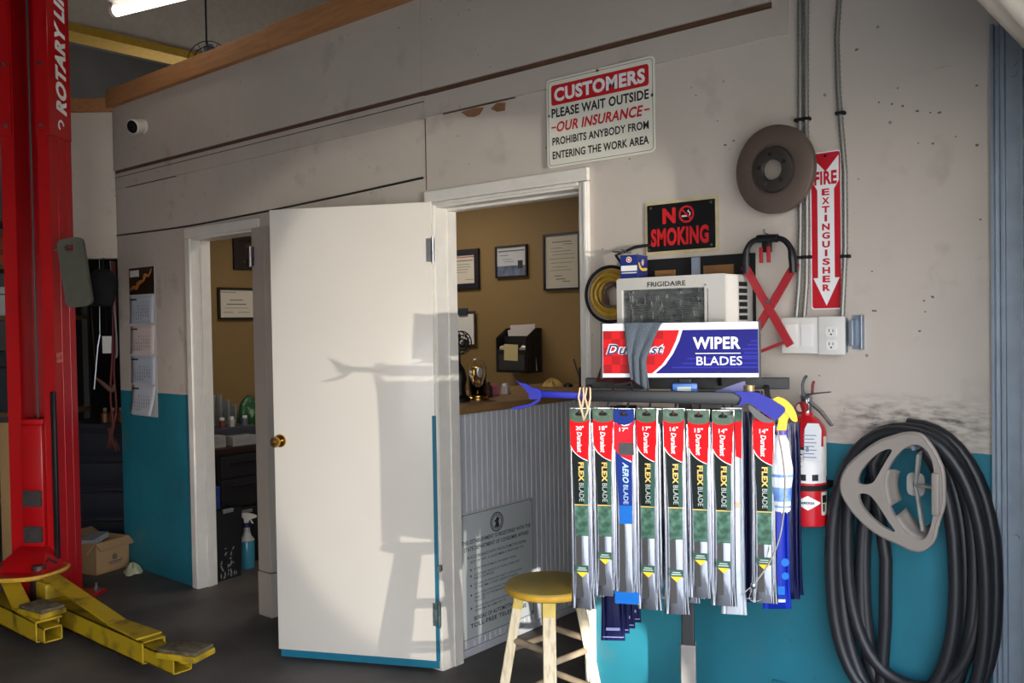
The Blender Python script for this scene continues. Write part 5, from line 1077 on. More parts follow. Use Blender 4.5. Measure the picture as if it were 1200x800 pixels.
b = MB(bM); b.bar((-0.016, 0.300, 0), (-0.026, 0.264, 0.004), 0.012, 0.006, up=(0, 0, 1), bev=0.001); b.bb((-0.034, 0.310, -0.007), (-0.022, 0.324, 0.007), 0.002); b.build('trigger', ink_white, sp_)

# reaching tool lying along the hooks
gm = rk @ Matrix.Translation((0, 0, 0.048))
gb = thing('reach_grabber', gm @ Vector((-0.35, 1.27, 0)), 'black reach grabber with a blue jaw and blue handle lying across the display stand', 'grabber tool')
b = MB(gm); b.bar((-0.505, 1.291, 0), (-0.055, 1.283, 0), 0.012, 0.036, up=(0, 1, 0), bev=0.004); b.build('shaft', black_plastic, gb)
gblue = mat('grabber_blue', (30, 36, 140), 0.4, spec=0.3)
b = MB(gm); b.bar((-0.655, 1.295, 0), (-0.500, 1.289, 0), 0.010, 0.020, up=(0, 1, 0), bev=0.003); b.prism(smoothpoly([(-0.672, 1.306), (-0.655, 1.312), (-0.640, 1.305), (-0.638, 1.285), (-0.655, 1.279), (-0.675, 1.282)], 3), -0.009, 0.009); jw = b.build('jaw_base', gblue, gb)
b = MB(gm); b.prism(smoothpoly([(-0.664, 1.308), (-0.672, 1.318), (-0.690, 1.326), (-0.708, 1.330), (-0.716, 1.336), (-0.700, 1.320), (-0.688, 1.310), (-0.678, 1.296)], 3), -0.008, 0.008); b.build('jaw', gblue, gb)
b = MB(gm); b.prism(smoothpoly([(-0.640, 1.284), (-0.655, 1.274), (-0.680, 1.263), (-0.705, 1.258), (-0.728, 1.252), (-0.732, 1.247), (-0.705, 1.249), (-0.670, 1.258), (-0.645, 1.272)], 3), -0.008, 0.008); b.build('jaw', gblue, gb)
b = MB(gm); b.prism(smoothpoly([(-0.075, 1.302), (-0.030, 1.303), (0.000, 1.296), (0.052, 1.266), (0.064, 1.254), (0.056, 1.240), (0.036, 1.224), (0.010, 1.240), (-0.020, 1.262), (-0.036, 1.272), (-0.052, 1.266), (-0.066, 1.262), (-0.056, 1.278), (-0.058, 1.290)], 3), -0.013, 0.013); b.build('handle', gblue, gb, smooth=False)
b = MB(gm); b.prism(smoothpoly([(-0.036, 1.266), (-0.020, 1.258), (0.010, 1.234), (0.032, 1.219), (0.010, 1.216), (-0.012, 1.226), (-0.030, 1.246)], 3), -0.009, 0.009); b.build('trigger', mat('grabber_grey', (86, 84, 86), 0.5), gb, smooth=False)
# rubber bands round it
tanb = mat('rubber_band', (222, 182, 146), 0.6)
for k, (x0, dz, lb) in enumerate(((-0.520, 0.0, 'tan rubber band looped round the grabber shaft, left of two'), (-0.500, 0.0, 'tan rubber band looped round the grabber shaft, right of two'))):
    b = MB(gm)
    a = [(x0, 1.313, 0.003), (x0-0.004, 1.285, 0.011), (x0+0.004, 1.25, 0.012), (x0+0.010*(1-2*k), 1.218, 0.006), (x0+0.004, 1.250, 0.004), (x0+0.012, 1.285, 0.0115), (x0+0.010, 1.313, 0.003), (x0+0.006, 1.315, -0.006)]
    b.tube(a, 0.0028, seg=6, closed=True); tag(b.build('rubber_band', tanb), lb, 'rubber band', 'rubber bands on the grabber')
# steel cable hanging in a bow at the right end
b = MB(rk); b.tube([(0.044, 1.19, 0.03), (0.056, 1.12, 0.032), (0.062, 1.05, 0.034), (0.058, 0.96, 0.034), (0.044, 0.88, 0.034), (0.015, 0.81, 0.034), (-0.020, 0.757, 0.034), (-0.035, 0.735, 0.032)], 0.0026, seg=6, sub=5)
b.tube([(-0.028, 0.748, 0.034), (-0.050, 0.725, 0.032), (-0.064, 0.715, 0.030)], 0.0015, seg=5); b.tube([(-0.028, 0.745, 0.034), (-0.04, 0.705, 0.032), (-0.02, 0.70, 0.034), (-0.006, 0.706, 0.034)], 0.0012, seg=5, sub=3)
cbl = tag(b.build('security_cable', mat('twisted_wire', (178, 172, 160), 0.35, 0.8, bump=0.5, bscale=300)), 'thin twisted steel cable bowed in front of the rightmost wiper pouches', 'cable')
b = MB(rk); b.sph((-0.028, 0.745, 0.036), (0.008, 0.010, 0.006)); b.build('crimp', steel, cbl)
# things lying in the stand's top tray
b = MB(rk); b.bb((-0.40, 1.284, -0.19), (0.0, 1.287, -0.02)); b.build('tray', rack_m, rack, smooth=False)
b = MB(rk @ Matrix.Translation((-0.225, 1.300, -0.06)) @ Matrix.Rotation(0.2, 4, 'Y')); b.bb((-0.035, -0.012, -0.02), (0.04, 0.020, 0.02), 0.004); o = tag(b.build('blue_carton', mat('tray_blue', (40, 96, 170), 0.4)), 'small blue carton lying in the tray under the header sign', 'box')
b = MB(rk @ Matrix.Translation((-0.225, 1.300, -0.06)) @ Matrix.Rotation(0.2, 4, 'Y')); b.bb((-0.02, -0.006, 0.020), (0.02, 0.010, 0.0206)); b.build('label', grey_ink, o, smooth=False)
b = MB(rk @ Matrix.Translation((-0.033, 1.300, -0.055))); b.lathe([(0.0005, 0), (0.017, 0), (0.017, 0.003), (0.0155, 0.004), (0.0155, 0.010), (0.017, 0.011), (0.017, 0.014), (0.0155, 0.015), (0.0155, 0.022), (0.017, 0.023), (0.017, 0.027), (0.0005, 0.027)], M=Matrix.Translation((0, -0.013, 0)) @ Matrix.Rotation(-PI/2, 4, 'X'), seg=24); tag(b.build('brass_fitting', mat('dull_brass', (176, 150, 110), 0.4, 0.6)), 'ridged brass fitting standing at the right end of the tray', 'fitting')
b = MB(rk @ Matrix.Translation((-0.09, 1.296, -0.05)) @ Matrix.Rotation(0.18, 4, 'Z')); b.prism([(-0.14, -0.010), (0.05, -0.010), (0.05, 0.022), (0.02, 0.018)], -0.003, 0.0); tag(b.build('plastic_sleeve', mat('lilac_film', (92, 92, 140), 0.3), smooth=False), 'lilac plastic sleeve lying between grabber shaft and header sign', 'sleeve')

# ------------------------------------------------------------------ stool
SC = Vector((-1.914, -0.327, 0))
st = thing('wooden_stool', SC, 'round wooden stool with a yellow painted seat and bare legs beside the display stand', 'stool')
seat_m = mat('stool_yellow', (166, 142, 56), 0.6, rgb2=(128, 114, 64), scale=6, lo=0.45, hi=0.75, bump=0.05)
b = MB(Matrix.Translation(SC)); b.lathe([(0.0005, 0.578), (0.135, 0.578), (0.146, 0.583), (0.150, 0.592), (0.150, 0.600), (0.146, 0.608), (0.138, 0.611), (0.0005, 0.611)], seg=56); b.build('seat', seat_m, st)
rim_m = mat('seat_rim', (196, 150, 40), 0.6, var=0.15, scale=30)
b = MB(Matrix.Translation(SC)); b.lathe([(0.1488, 0.586), (0.1515, 0.590), (0.1515, 0.600), (0.1490, 0.604)], seg=56); b.build('seat_rim', rim_m, st)
leg_m = mat('bare_leg_wood', (196, 182, 154), 0.7, rgb2=(150, 130, 100), scale=10, lo=0.5, hi=0.8, stretch=(8, 8, 1.5))
stain = mat('yellow_stain', (184, 160, 78), 0.6, var=0.15, scale=30)
dowel_m = mat('dowel_wood', (146, 128, 104), 0.75, var=0.25, scale=25)
a0 = math.radians(-51.7); foot, top = [], []
for k in range(4):
    a = a0+k*PI/2; d_ = Vector((math.cos(a), math.sin(a), 0))
    top.append(SC+d_*0.100+Vector((0, 0, 0.580))); foot.append(SC+d_*0.205)
    b = MB(); b.bar(foot[k], top[k], 0.044, 0.034, up=d_, bev=0.004); lg = b.build('leg', leg_m, st, smooth=False)
    b = MB(); p = foot[k].lerp(top[k], 0.90); b.bar(p, top[k]-Vector((0, 0, 0.001)), 0.0448, 0.0348, up=d_, bev=0.004); b.build('stain', stain, lg, smooth=False)
for zt, dd in ((0.68, 0.0), (0.38, 0.02)):
    for k in range(4):
        t0 = zt+(0.03 if k % 2 else -0.03); b = MB(); b.tube([foot[k].lerp(top[k], t0), foot[(k+1) % 4].lerp(top[(k+1) % 4], t0)], 0.0115, seg=12); b.build('stretcher', dowel_m, st)
# ================================================================== FRONT OFFICE, SEEN THROUGH THE DOORWAYS
rc = thing('reception_counter', (-2.87, 0.85, 0), 'white beadboard reception counter with a wooden top inside the main doorway', 'counter')
b = MB(); y = 0.125; prof = []
while y < 1.59:
    prof += [(-2.79, y), (-2.79, y+0.026), (-2.796, y+0.029), (-2.796, y+0.032), (-2.79, y+0.035)]; y += 0.036
prof = [p for p in prof if p[1] < 1.598]
pr = prof+[(-2.90, prof[-1][1]), (-2.90, 0.125)]
b.loft([[(x, yy, z) for x, yy in pr] for z in (0.0, 1.105)]); b.build('front_panel', beadwhite, rc, smooth=False)
b = MB(); b.bb((-2.792, 0.125, 0), (-2.780, 1.595, 0.035), 0.002); b.build('kick_strip', beadwhite, rc, smooth=False)
b = MB(); b.bb((-3.42, 0.125, 1.105), (-2.755, 1.595, 1.140), 0.004); b.build('worktop', mat('worktop_wood', (140, 106, 66), 0.45, var=0.15, scale=6, stretch=(8, 1.2, 8)), rc, smooth=False)
for yy in (0.2, 1.5):
    b = MB(); b.bb((-3.38, yy, 0), (-3.34, yy+0.04, 1.105)); b.build('leg', beadwhite, rc, smooth=False)

# registration sign screwed to the counter
w, h = 0.535, 0.585
Mb_ = frame((-2.787, 0.128, 0.068), (0, 1, 0), (0, 0, 1))
bs = plate_sign('registration_sign', Mb_, w, h, 'grey white registration sign with a seal on the counter front behind the stool', mat('registration_white', (196, 202, 202), 0.45), 0.012, 0.003, ((0.02, h-0.02), (w-0.02, h-0.02), (w-0.02, 0.02)))
b = MB(Mb_); b.prism(rrect(0.008, 0.008, w-0.008, h-0.008, 0.012), 0.003, 0.0034, holes=(rrect(0.0105, 0.0105, w-0.0105, h-0.0105, 0.010),)); b.build('border', mat('registration_ink', (40, 44, 46), 0.6), bs, smooth=False)
rink = MATS['registration_ink']
b = MB(Mb_); cx, cy = 0.262, h-0.075
b.prism(circ(cx, cy, 0.046, 30), 0.003, 0.0035, holes=(circ(cx, cy, 0.041, 30),)); b.prism(circ(cx, cy, 0.033, 26), 0.003, 0.0035, holes=(circ(cx, cy, 0.030, 26),))
for k in range(26):
    a = 2*PI*k/26; b.bar((cx+0.0345*math.cos(a), cy+0.0345*math.sin(a), 0.0032), (cx+0.0395*math.cos(a), cy+0.0395*math.sin(a), 0.0032), 0.003, 0.0006, up=(0, 0, 1))
b.prism(smoothpoly([(cx-0.015, cy-0.024), (cx+0.016, cy-0.024), (cx+0.012, cy), (cx+0.018, cy+0.012), (cx+0.004, cy+0.024), (cx-0.008, cy+0.012), (cx-0.018, cy+0.006), (cx-0.008, cy-0.004)], 3), 0.003, 0.0035); b.build('seal', rink, bs, smooth=False)
lines = [('THIS ESTABLISHMENT IS REGISTERED WITH THE', 0.02, 0.440, 0.49, 0.019, 0.02), ('STATE DEPARTMENT OF CONSUMER AFFAIRS', 0.035, 0.408, 0.46, 0.019, 0.02), ('IN ACCORDANCE WITH THE AUTOMOTIVE REPAIR', 0.055, 0.372, 0.42, 0.014, 0.012), ('ACT OF 1971, A CUSTOMER IS ENTITLED TO:', 0.075, 0.348, 0.38, 0.014, 0.012),
         ('A WRITTEN ESTIMATE FOR REPAIR WORK.', 0.10, 0.316, 0.30, 0.0105, 0.005), ('A DETAILED INVOICE OF WORK DONE AND', 0.10, 0.288, 0.32, 0.0105, 0.005), ('PARTS SUPPLIED.', 0.10, 0.272, 0.14, 0.0105, 0.005), ('RETURN OF REPLACED PARTS, IF REQUESTED', 0.10, 0.244, 0.34, 0.0105, 0.005), ('AT THE TIME A WORK ORDER IS PLACED.', 0.10, 0.228, 0.31, 0.0105, 0.005),
         ('QUESTIONS CONCERNING THE ABOVE SHOULD BE', 0.10, 0.200, 0.36, 0.0105, 0.005), ('DIRECTED TO THE MANAGER OF THIS REPAIR', 0.10, 0.184, 0.34, 0.0105, 0.005), ('FACILITY.', 0.10, 0.168, 0.075, 0.0105, 0.005), ('UNRESOLVED QUESTIONS REGARDING SERVICE', 0.10, 0.140, 0.34, 0.0105, 0.005), ('WORK MAY BE SUBMITTED TO:', 0.10, 0.124, 0.22, 0.0105, 0.005),
         ('BUREAU OF AUTOMOTIVE REPAIR', 0.095, 0.085, 0.36, 0.020, 0.02), ('TOLL-FREE TELEPHONE', 0.070, 0.055, 0.40, 0.020, 0.02)]
b = MB(Mb_)
for s_, x, y, ww, hh, bo in lines: b.text(s_, x, y, ww, hh, 0.0034, bold=bo)
for y in (0.321, 0.293, 0.249, 0.205, 0.145): b.prism(circ(0.078, y, 0.005, 10), 0.003, 0.0034)
b.build('lettering', rink, bs, smooth=False)

# framed certificates
frame_blk = mat('frame_black', (30, 22, 24), 0.4)
def framed(name, M, w, h, label, art, bw=0.016, lines=True, mount=None, group=None):
    t = thing(name, M.to_translation(), label, 'picture frame', group)
    b = MB(M); b.prism([(0, 0), (w, 0), (w, h), (0, h)], 0, 0.018, holes=([(bw, bw), (w-bw, bw), (w-bw, h-bw), (bw, h-bw)],)); b.build('frame', frame_blk if mount is None else mount, t, smooth=False)
    b = MB(M); b.bb((bw*0.8, bw*0.8, 0.002), (w-bw*0.8, h-bw*0.8, 0.008)); pg_ = b.build('document', art, t, smooth=False)
    return t, pg_
thin_ink = mat('thin_ink', (110, 104, 98), 0.7)
def scribble(M, par, rows, w, x0, z=0.0085, m=None):
    b = MB(M)
    for y, a, c, t_ in rows: b.bb((x0+w*a, y, z-0.0006), (x0+w*c, y+t_, z))
    b.build('print', m or thin_ink, par, smooth=False)
cert = mat('certificate_paper', (214, 206, 190), 0.5); cert2 = mat('certificate_cool', (196, 198, 200), 0.4)
M1 = wallf(-4.30, 1.742, 1.598); t, d = framed('certificate_frame', M1, 0.335, 0.262, 'wide dark-framed certificate on the office wall, partly behind the left door jamb', cert, 0.036, mount=mat('frame_navy', (34, 32, 44), 0.4))
scribble(M1, d, [(0.185, 0.2, 0.9, 0.006), (0.162, 0.3, 0.8, 0.003), (0.145, 0.28, 0.82, 0.003), (0.128, 0.3, 0.75, 0.003), (0.11, 0.35, 0.7, 0.003), (0.06, 0.65, 0.92, 0.003)], 0.27, 0.036)
b = MB(M1); b.bb((0.06, 0.208, 0.008), (0.29, 0.214, 0.0086)); b.build('red_heading', mat('heading_red', (176, 70, 60), 0.6), d, smooth=False)
M2 = wallf(-3.818, 1.800, 1.598); t, d = framed('certificate_frame', M2, 0.262, 0.203, 'small thin-framed certificate with a blue photo strip, middle of the office wall', cert2, 0.010)
b = MB(M2); b.bb((0.010, 0.010, 0.008), (0.252, 0.075, 0.0086)); b.build('photo_strip', mat('photo_blue', (70, 84, 110), 0.4, rgb2=(120, 130, 148), scale=18), d, smooth=False)
b = MB(M2); b.bb((0.185, 0.055, 0.0086), (0.225, 0.105, 0.0092)); b.build('dark_emblem', mat('emblem_dark', (44, 44, 50), 0.4), d, smooth=False)
scribble(M2, d, [(0.165, 0.05, 0.95, 0.008), (0.14, 0.1, 0.4, 0.004), (0.115, 0.2, 0.5, 0.003), (0.10, 0.25, 0.6, 0.003)], 0.24, 0.01, 0.0092)
M3 = wallf(-3.425, 1.705, 1.598); t, d = framed('certificate_frame', M3, 0.278, 0.345, 'tall black-framed licence on the office wall beside the right door jamb', cert2, 0.013)
b = MB(M3); b.bb((0.02, 0.02, 0.008), (0.258, 0.325, 0.0083)); b.build('yellowed_sheet', mat('licence_paper', (190, 182, 162), 0.5), d, smooth=False)
scribble(M3, d, [(0.29, 0.2, 0.8, 0.006), (0.275, 0.55, 0.85, 0.004), (0.255, 0.15, 0.5, 0.003), (0.235, 0.15, 0.8, 0.003), (0.215, 0.2, 0.9, 0.003), (0.19, 0.1, 0.9, 0.003), (0.165, 0.15, 0.85, 0.003), (0.14, 0.2, 0.7, 0.003), (0.12, 0.1, 0.8, 0.003), (0.085, 0.25, 0.5, 0.005), (0.065, 0.3, 0.6, 0.006), (0.05, 0.5, 0.75, 0.005)], 0.24, 0.02)
M4 = frame((-5.568, 0.655, 1.567), (0, 1, 0), (0, 0, 1)); t, d = framed('certificate_frame', M4, 0.295, 0.225, 'black-framed certificate on the tan wall seen through the small doorway', cert, 0.016)
scribble(M4, d, [(0.19, 0.05, 0.5, 0.004), (0.135, 0.3, 0.7, 0.006), (0.105, 0.2, 0.8, 0.007), (0.08, 0.15, 0.85, 0.003), (0.05, 0.1, 0.4, 0.004), (0.05, 0.55, 0.9, 0.004)], 0.26, 0.016)
M5 = frame((-5.568, 0.785, 1.922), (0, 1, 0), (0, 0, 1)); t, d = framed('picture_frame', M5, 0.32, 0.235, 'black picture frame high on the tan wall beside the door hinge', mat('dark_art', (38, 30, 32), 0.35), 0.03)
b = MB(M5); b.prism(rrect(0.10, 0.10, 0.15, 0.18, 0.01), 0.008, 0.0086); b.build('red_motif', mat('dull_red', (96, 44, 36), 0.5), d, smooth=False)
b = MB(M5)
for k in range(4): b.prism(circ(0.09+0.035*k, 0.055, 0.006, 8), 0.008, 0.0086)
b.build('light_dots', thin_ink, d, smooth=False)

# mail organizer on the office wall
mesh_blk = mat('wire_mesh_black', (26, 26, 27), 0.5)
mo = thing('mail_organizer', (-3.58, 1.53, 1.205), 'black mesh mail organizer hanging on the office wall above the counter', 'organizer')
b = MB(); b.bb((-3.70, 1.585, 1.205), (-3.455, 1.598, 1.478), 0.003); b.build('back', mesh_blk, mo, smooth=False)
for x in (-3.70, -3.462):
    b = MB(frame((x, 1.598, 1.205), (0, -1, 0), (0, 0, 1))); b.prism([(0, 0), (0.148, 0), (0.148, 0.215), (0.05, 0.273), (0, 0.273)], 0, 0.006); b.build('side', mesh_blk, mo, smooth=False)
for y, z0, z1 in ((1.450, 1.21, 1.345), (1.515, 1.21, 1.43)):
    b = MB(); b.bb((-3.70, y, z0), (-3.456, y+0.006, z1)); b.build('pocket', mesh_blk, mo, smooth=False)
b = MB(); b.bb((-3.70, 1.450, 1.205), (-3.456, 1.598, 1.212)); b.build('floor', mesh_blk, mo, smooth=False)
b = MB(); b.bb((-3.68, 1.448, 1.222), (-3.475, 1.4495, 1.315)); b.build('mesh_face', mat('mesh_grey', (56, 56, 58), 0.5), mo, smooth=False)
pm = mat('letter_paper', (204, 196, 190), 0.7)
for k, (dz, rot, y, lb) in enumerate(((0.0, 0.03, 1.56, 'white letter standing in the organizer, rear one'), (-0.02, 0.14, 1.545, 'white letter tilted in the organizer, in front of the rear one'))):
    b = MB(frame((-3.575, y, 1.40+dz), (1, 0, 0), (0, 0, 1)) @ Matrix.Rotation(rot, 4, 'Z')); b.bb((-0.10, -0.18, 0), (0.10, 0.10, 0.002)); tag(b.build('letter', pm, smooth=False), lb, 'letter', 'letters in the organizer')
b = MB(frame((-3.585, 1.447, 1.325), (1, 0, 0), (0, 0, 1)) @ Matrix.Rotation(-0.04, 4, 'Z')); b.bb((-0.05, -0.045, 0), (0.06, 0.055, 0.002)); tag(b.build('sticky_note', mat('manila', (206, 190, 136), 0.7), smooth=False), 'pale yellow slip tucked in the front pocket of the organizer', 'note')
for k, (x, lb) in enumerate(((-3.665, 'crumpled clear wrapper left of the yellow slip'), (-3.50, 'crumpled clear wrapper right of the yellow slip'))):
    b = MB(); b.sph((x, 1.470, 1.35), (0.028, 0.014, 0.02), 9, 6)
    for v in b.bm.verts: v.co += Vector((random.uniform(-1, 1), random.uniform(-0.5, 0.5), random.uniform(-1, 1)))*0.006
    tag(b.build('crumpled_wrapper', mat('wrapper', (190, 180, 160), 0.25, coat=0.5), smooth=False), lb, 'wrapper', 'wrappers in the organizer')

# on the counter
cT = 1.1402
ak = thing('anniversary_clock', (-2.965, 0.47, cT), 'brass clock under a glass dome on the left end of the counter', 'clock')
C_ = Matrix.Translation((-2.965, 0.47, cT))
b = MB(C_); b.lathe([(0.0005, 0), (0.055, 0), (0.055, 0.008), (0.047, 0.014), (0.046, 0.020), (0.020, 0.022), (0.010, 0.03), (0.0005, 0.03)]); b.build('base', brass, ak)
for k in range(2):
    b = MB(C_); b.cyl((0, -0.026+0.052*k, 0.02), (0, -0.026+0.052*k, 0.15), 0.0045, seg=10); b.sph((0, -0.026+0.052*k, 0.155), 0.007, 8, 6); b.build('pillar', brass, ak)
b = MB(C_); b.tube([(0, -0.03, 0.148), (0, 0.03, 0.148)], 0.004); b.cyl((-0.012, 0, 0.135), (0.016, 0, 0.135), 0.026, seg=24); mv = b.build('movement', brass, ak)
b = MB(C_); b.cyl((0.0162, 0, 0.135), (0.017, 0, 0.135), 0.021, seg=24); b.build('dial', paper, mv)
b = MB(C_); b.cyl((0, 0, 0.065), (0, 0, 0.12), 0.0015, seg=6)
for k in range(4): b.sph((0.018*math.cos(k*PI/2), 0.018*math.sin(k*PI/2), 0.055), 0.009, 10, 8)
b.bar((-0.018, 0, 0.057), (0.018, 0, 0.057), 0.004, 0.003); b.bar((0, -0.018, 0.057), (0, 0.018, 0.057), 0.004, 0.003); b.build('pendulum', brass, ak)
b = MB(C_); b.lathe([(0.044, 0.0205), (0.044, 0.15), (0.040, 0.175), (0.026, 0.195), (0.0005, 0.202)]); b.build('glass_dome', mat('dome_glass', (255, 255, 255), 0.02, trans=1.0), ak, solid=0.0015)
fa = thing('desk_fan', (-2.985, 0.355, cT), 'black wire desk fan at the near end of the counter beside the door jamb', 'fan')
Fm = frame((-2.985, 0.36, 1.42), (0.3, 0.95, 0), (0, 0, 1))
b = MB(Fm)
for r_, z_ in ((0.055, 0.0), (0.055, 0.03), (0.036, 0.038), (0.018, 0.04)): b.tube([(r_*math.cos(a), r_*math.sin(a), z_) for a in [2*PI*k/24 for k in range(24)]], 0.003, seg=5, closed=True)
for k in range(14): b.tube([(0.012*math.cos(k*PI/7), 0.012*math.sin(k*PI/7), 0.041), (0.05*math.cos(k*PI/7), 0.05*math.sin(k*PI/7), 0.033), (0.055*math.cos(k*PI/7), 0.055*math.sin(k*PI/7), 0.0)], 0.0018, seg=5)
b.build('guard', matte_black, fa)
for k in range(3):
    b = MB(Fm @ Matrix.Rotation(k*2*PI/3, 4, 'Z')); b.prism(smoothpoly([(0.006, -0.006), (0.03, -0.022), (0.046, -0.01), (0.044, 0.014), (0.02, 0.012)], 3), 0.012, 0.015); b.build('blade', mat('fan_grey', (92, 92, 96), 0.4), fa)
b = MB(); b.lathe([(0.0005, 0), (0.055, 0), (0.056, 0.012), (0.035, 0.03), (0.030, 0.07), (0.040, 0.11), (0.030, 0.15), (0.010, 0.18), (0.008, 0.24), (0.0005, 0.24)], M=Matrix.Translation((-2.985, 0.36, cT))); b.build('stand', black_plastic, fa)
b = MB(wallf(-4.20, 1.37, 1.585)); b.bb((0, 0, 0), (0.20, 0.225, 0.006), 0.002); cb = tag(b.build('clipboard', mat('clip_brown', (70, 50, 36), 0.6), smooth=False), 'clipboard with white paper hanging on the office wall above the desk fan', 'clipboard')
b = MB(wallf(-4.20, 1.37, 1.585)); b.bb((0.01, 0.005, 0.006), (0.19, 0.205, 0.009)); b.build('paper', paper, cb, smooth=False)
b = MB(wallf(-4.20, 1.37, 1.585)); b.bb((0.06, 0.195, 0.006), (0.14, 0.245, 0.018), 0.003); b.build('clip', mat('clip_blue', (70, 86, 104), 0.3, 0.5), cb, smooth=False)
for k, (x, y, rz, w_, h_, c_, lb) in enumerate(((-3.02, 0.60, 0.5, 0.06, 0.075, (60, 34, 44), 'dark plum card holder on the counter right of the glass dome clock'), (-3.05, 0.69, 0.9, 0.055, 0.06, (150, 70, 86), 'pink card box on the counter between the plum and white ones'), (-3.07, 0.80, 0.3, 0.05, 0.055, (206, 200, 196), 'small white card box on the counter below the organizer'))):
    Mk = Matrix.Translation((x, y, cT)) @ Matrix.Rotation(rz, 4, 'Z')
    b = MB(Mk); b.bb((-0.02, -w_/2, 0), (0.02, w_/2, h_*0.75), 0.002); o = tag(b.build('card_box', mat('card_%d' % k, c_, 0.5, var=0.15), smooth=False), lb, 'box')
    b = MB(Mk); b.bb((-0.012, -w_/2+0.006, h_*0.7), (0.010, w_/2-0.006, h_)); b.build('cards', mat('cards_%d' % k, tuple(min(255, int(q*1.15+12)) for q in c_), 0.6), o, smooth=False)
b = MB(Matrix.Translation((-3.17, 1.32, cT)))
b.grid(lambda u, v: (0.07*v*(1+0.2*math.sin(6*PI*u))*math.cos(2*PI*u), 0.055*v*(1+0.2*math.cos(4*PI*u))*math.sin(2*PI*u), 0.003+0.05*(1-v**2)*(0.7+0.3*math.sin(10*PI*u))), 30, 8); tag(b.build('yellow_cloth', mat('pale_yellow_cloth', (190, 160, 92), 0.9)), 'crumpled pale yellow cloth at the far end of the counter', 'cloth')
b = MB(Matrix.Translation((-3.08, 1.36, cT))); b.lathe([(0.0005, 0), (0.028, 0), (0.026, 0.014), (0.012, 0.022), (0.0005, 0.024)]); o = tag(b.build('desk_bell', black_plastic), 'small black dome on the counter beside the yellow cloth', 'bell')
cp = thing('pen_cup', (-2.93, 1.33, cT), 'black mesh pen cup with pens on the counter beside the right door jamb', 'pen cup')
b = MB(Matrix.Translation((-2.93, 1.33, cT))); b.lathe([(0.0005, 0.002), (0.042, 0.0), (0.042, 0.115), (0.039, 0.115), (0.039, 0.005), (0.0005, 0.004)]); b.build('cup', mesh_blk, cp)
for k, (x, y, tx, ty, c_, lb) in enumerate(((-0.02, -0.015, -0.04, -0.02, (40, 40, 44), 'black pen in the cup leaning furthest left'), (0.005, 0.01, -0.012, 0.008, (170, 60, 50), 'red pen in the middle of the cup'), (0.018, -0.005, 0.012, -0.01, (50, 60, 110), 'blue pen in the cup nearest the right jamb'))):
    p = Vector((-2.93+x, 1.33+y, cT+0.01)); q = Vector((-2.93+x+tx, 1.33+y+ty, cT+0.16)); b = MB(); b.tube([p, q, q+(q-p)*0.04], [0.004, 0.004, 0.002], seg=8); pen = tag(b.build('pen', mat('pen_%d' % k, c_, 0.4)), lb, 'pen', 'pens in the cup')
    b = MB(); b.tube([q+(q-p)*0.03, q+(q-p)*0.08], [0.003, 0.0015], seg=8); b.build('tip', steel, pen)

# desk behind the small doorway
dk = thing('office_desk', (-5.28, 0.95, 0), 'black office desk with drawers behind the small doorway', 'desk')
dk_m = mat('desk_black', (30, 30, 32), 0.5)
b = MB(); b.bb((-5.56, 0.28, 0.72), (-5.00, 1.58, 0.755), 0.004); b.build('desktop', mat('desktop_dark', (46, 28, 26), 0.35), dk, smooth=False)
for p, q in (((-5.55, 0.30, 0), (-5.02, 0.80, 0.72)), ((-5.55, 1.53, 0), (-5.02, 1.56, 0.72)), ((-5.55, 0.80, 0.25), (-5.52, 1.53, 0.72))):
    b = MB(); b.bb(p, q, 0.003); b.build('carcass', dk_m, dk, smooth=False)
for k, (z0, z1) in enumerate(((0.06, 0.36), (0.38, 0.55), (0.57, 0.70))):
    b = MB(); b.bb((-5.02, 0.31, z0), (-5.003, 0.79, z1), 0.003); dr = b.build('drawer', dk_m, dk, smooth=False)
    b = MB(); b.bb((-5.003, 0.38 if k else 0.36, z1-0.05 if k else z1-0.03), (-4.99, 0.72 if k else 0.52, z1-0.035 if k else z1-0.012), 0.002); b.build('handle', mat('pale_handle', (140, 140, 140), 0.5) if k == 0 else black_plastic, dr, smooth=False)
dz = 0.7555
def small_box(x, y, sx, sy, sz, z, c_, name, label, lid=True, rz=0.0):
    Mk = Matrix.Translation((x, y, z)) @ Matrix.Rotation(rz, 4, 'Z')
    b = MB(Mk); b.box((0, 0, sz/2), (sx, sy, sz), 0.003); o = tag(b.build(name, mat(label[:24].replace(' ', '_'), c_, 0.55, var=0.08), smooth=False), label, 'box')
    b = MB(Mk); b.bb((sx/2-0.001, -sy*0.35, sz*0.35), (sx/2+0.0012, sy*0.35, sz*0.6)); b.build('label', mat('lbl_'+label[:18].replace(' ', '_'), tuple(int(q*0.75+30) for q in c_), 0.6), o, smooth=False)
    return o
small_box(-5.10, 0.335, 0.10, 0.085, 0.075, dz, (150, 146, 140), 'parts_carton', 'small pale carton on the front corner of the office desk')
small_box(-5.08, 0.50, 0.10, 0.17, 0.060, dz, (140, 138, 136), 'paper_box', 'long pale box lying beside the small carton on the office desk')
small_box(-5.12, 0.66, 0.16, 0.12, 0.045, dz, (44, 48, 66), 'folder_stack', 'dark blue folder stack on the office desk right of the pale boxes')
small_box(-5.30, 0.52, 0.22, 0.36, 0.10, dz, (58, 60, 70), 'desk_tray', 'dark desk tray at the back of the office desk, carrying small jars')
clr = mat('clear_plastic', (190, 196, 196), 0.2, trans=0.25, alpha=0.75)
ol = thing('letter_rack', (-5.40, 0.62, dz), 'clear plastic letter rack at the back of the office desk', 'letter rack')
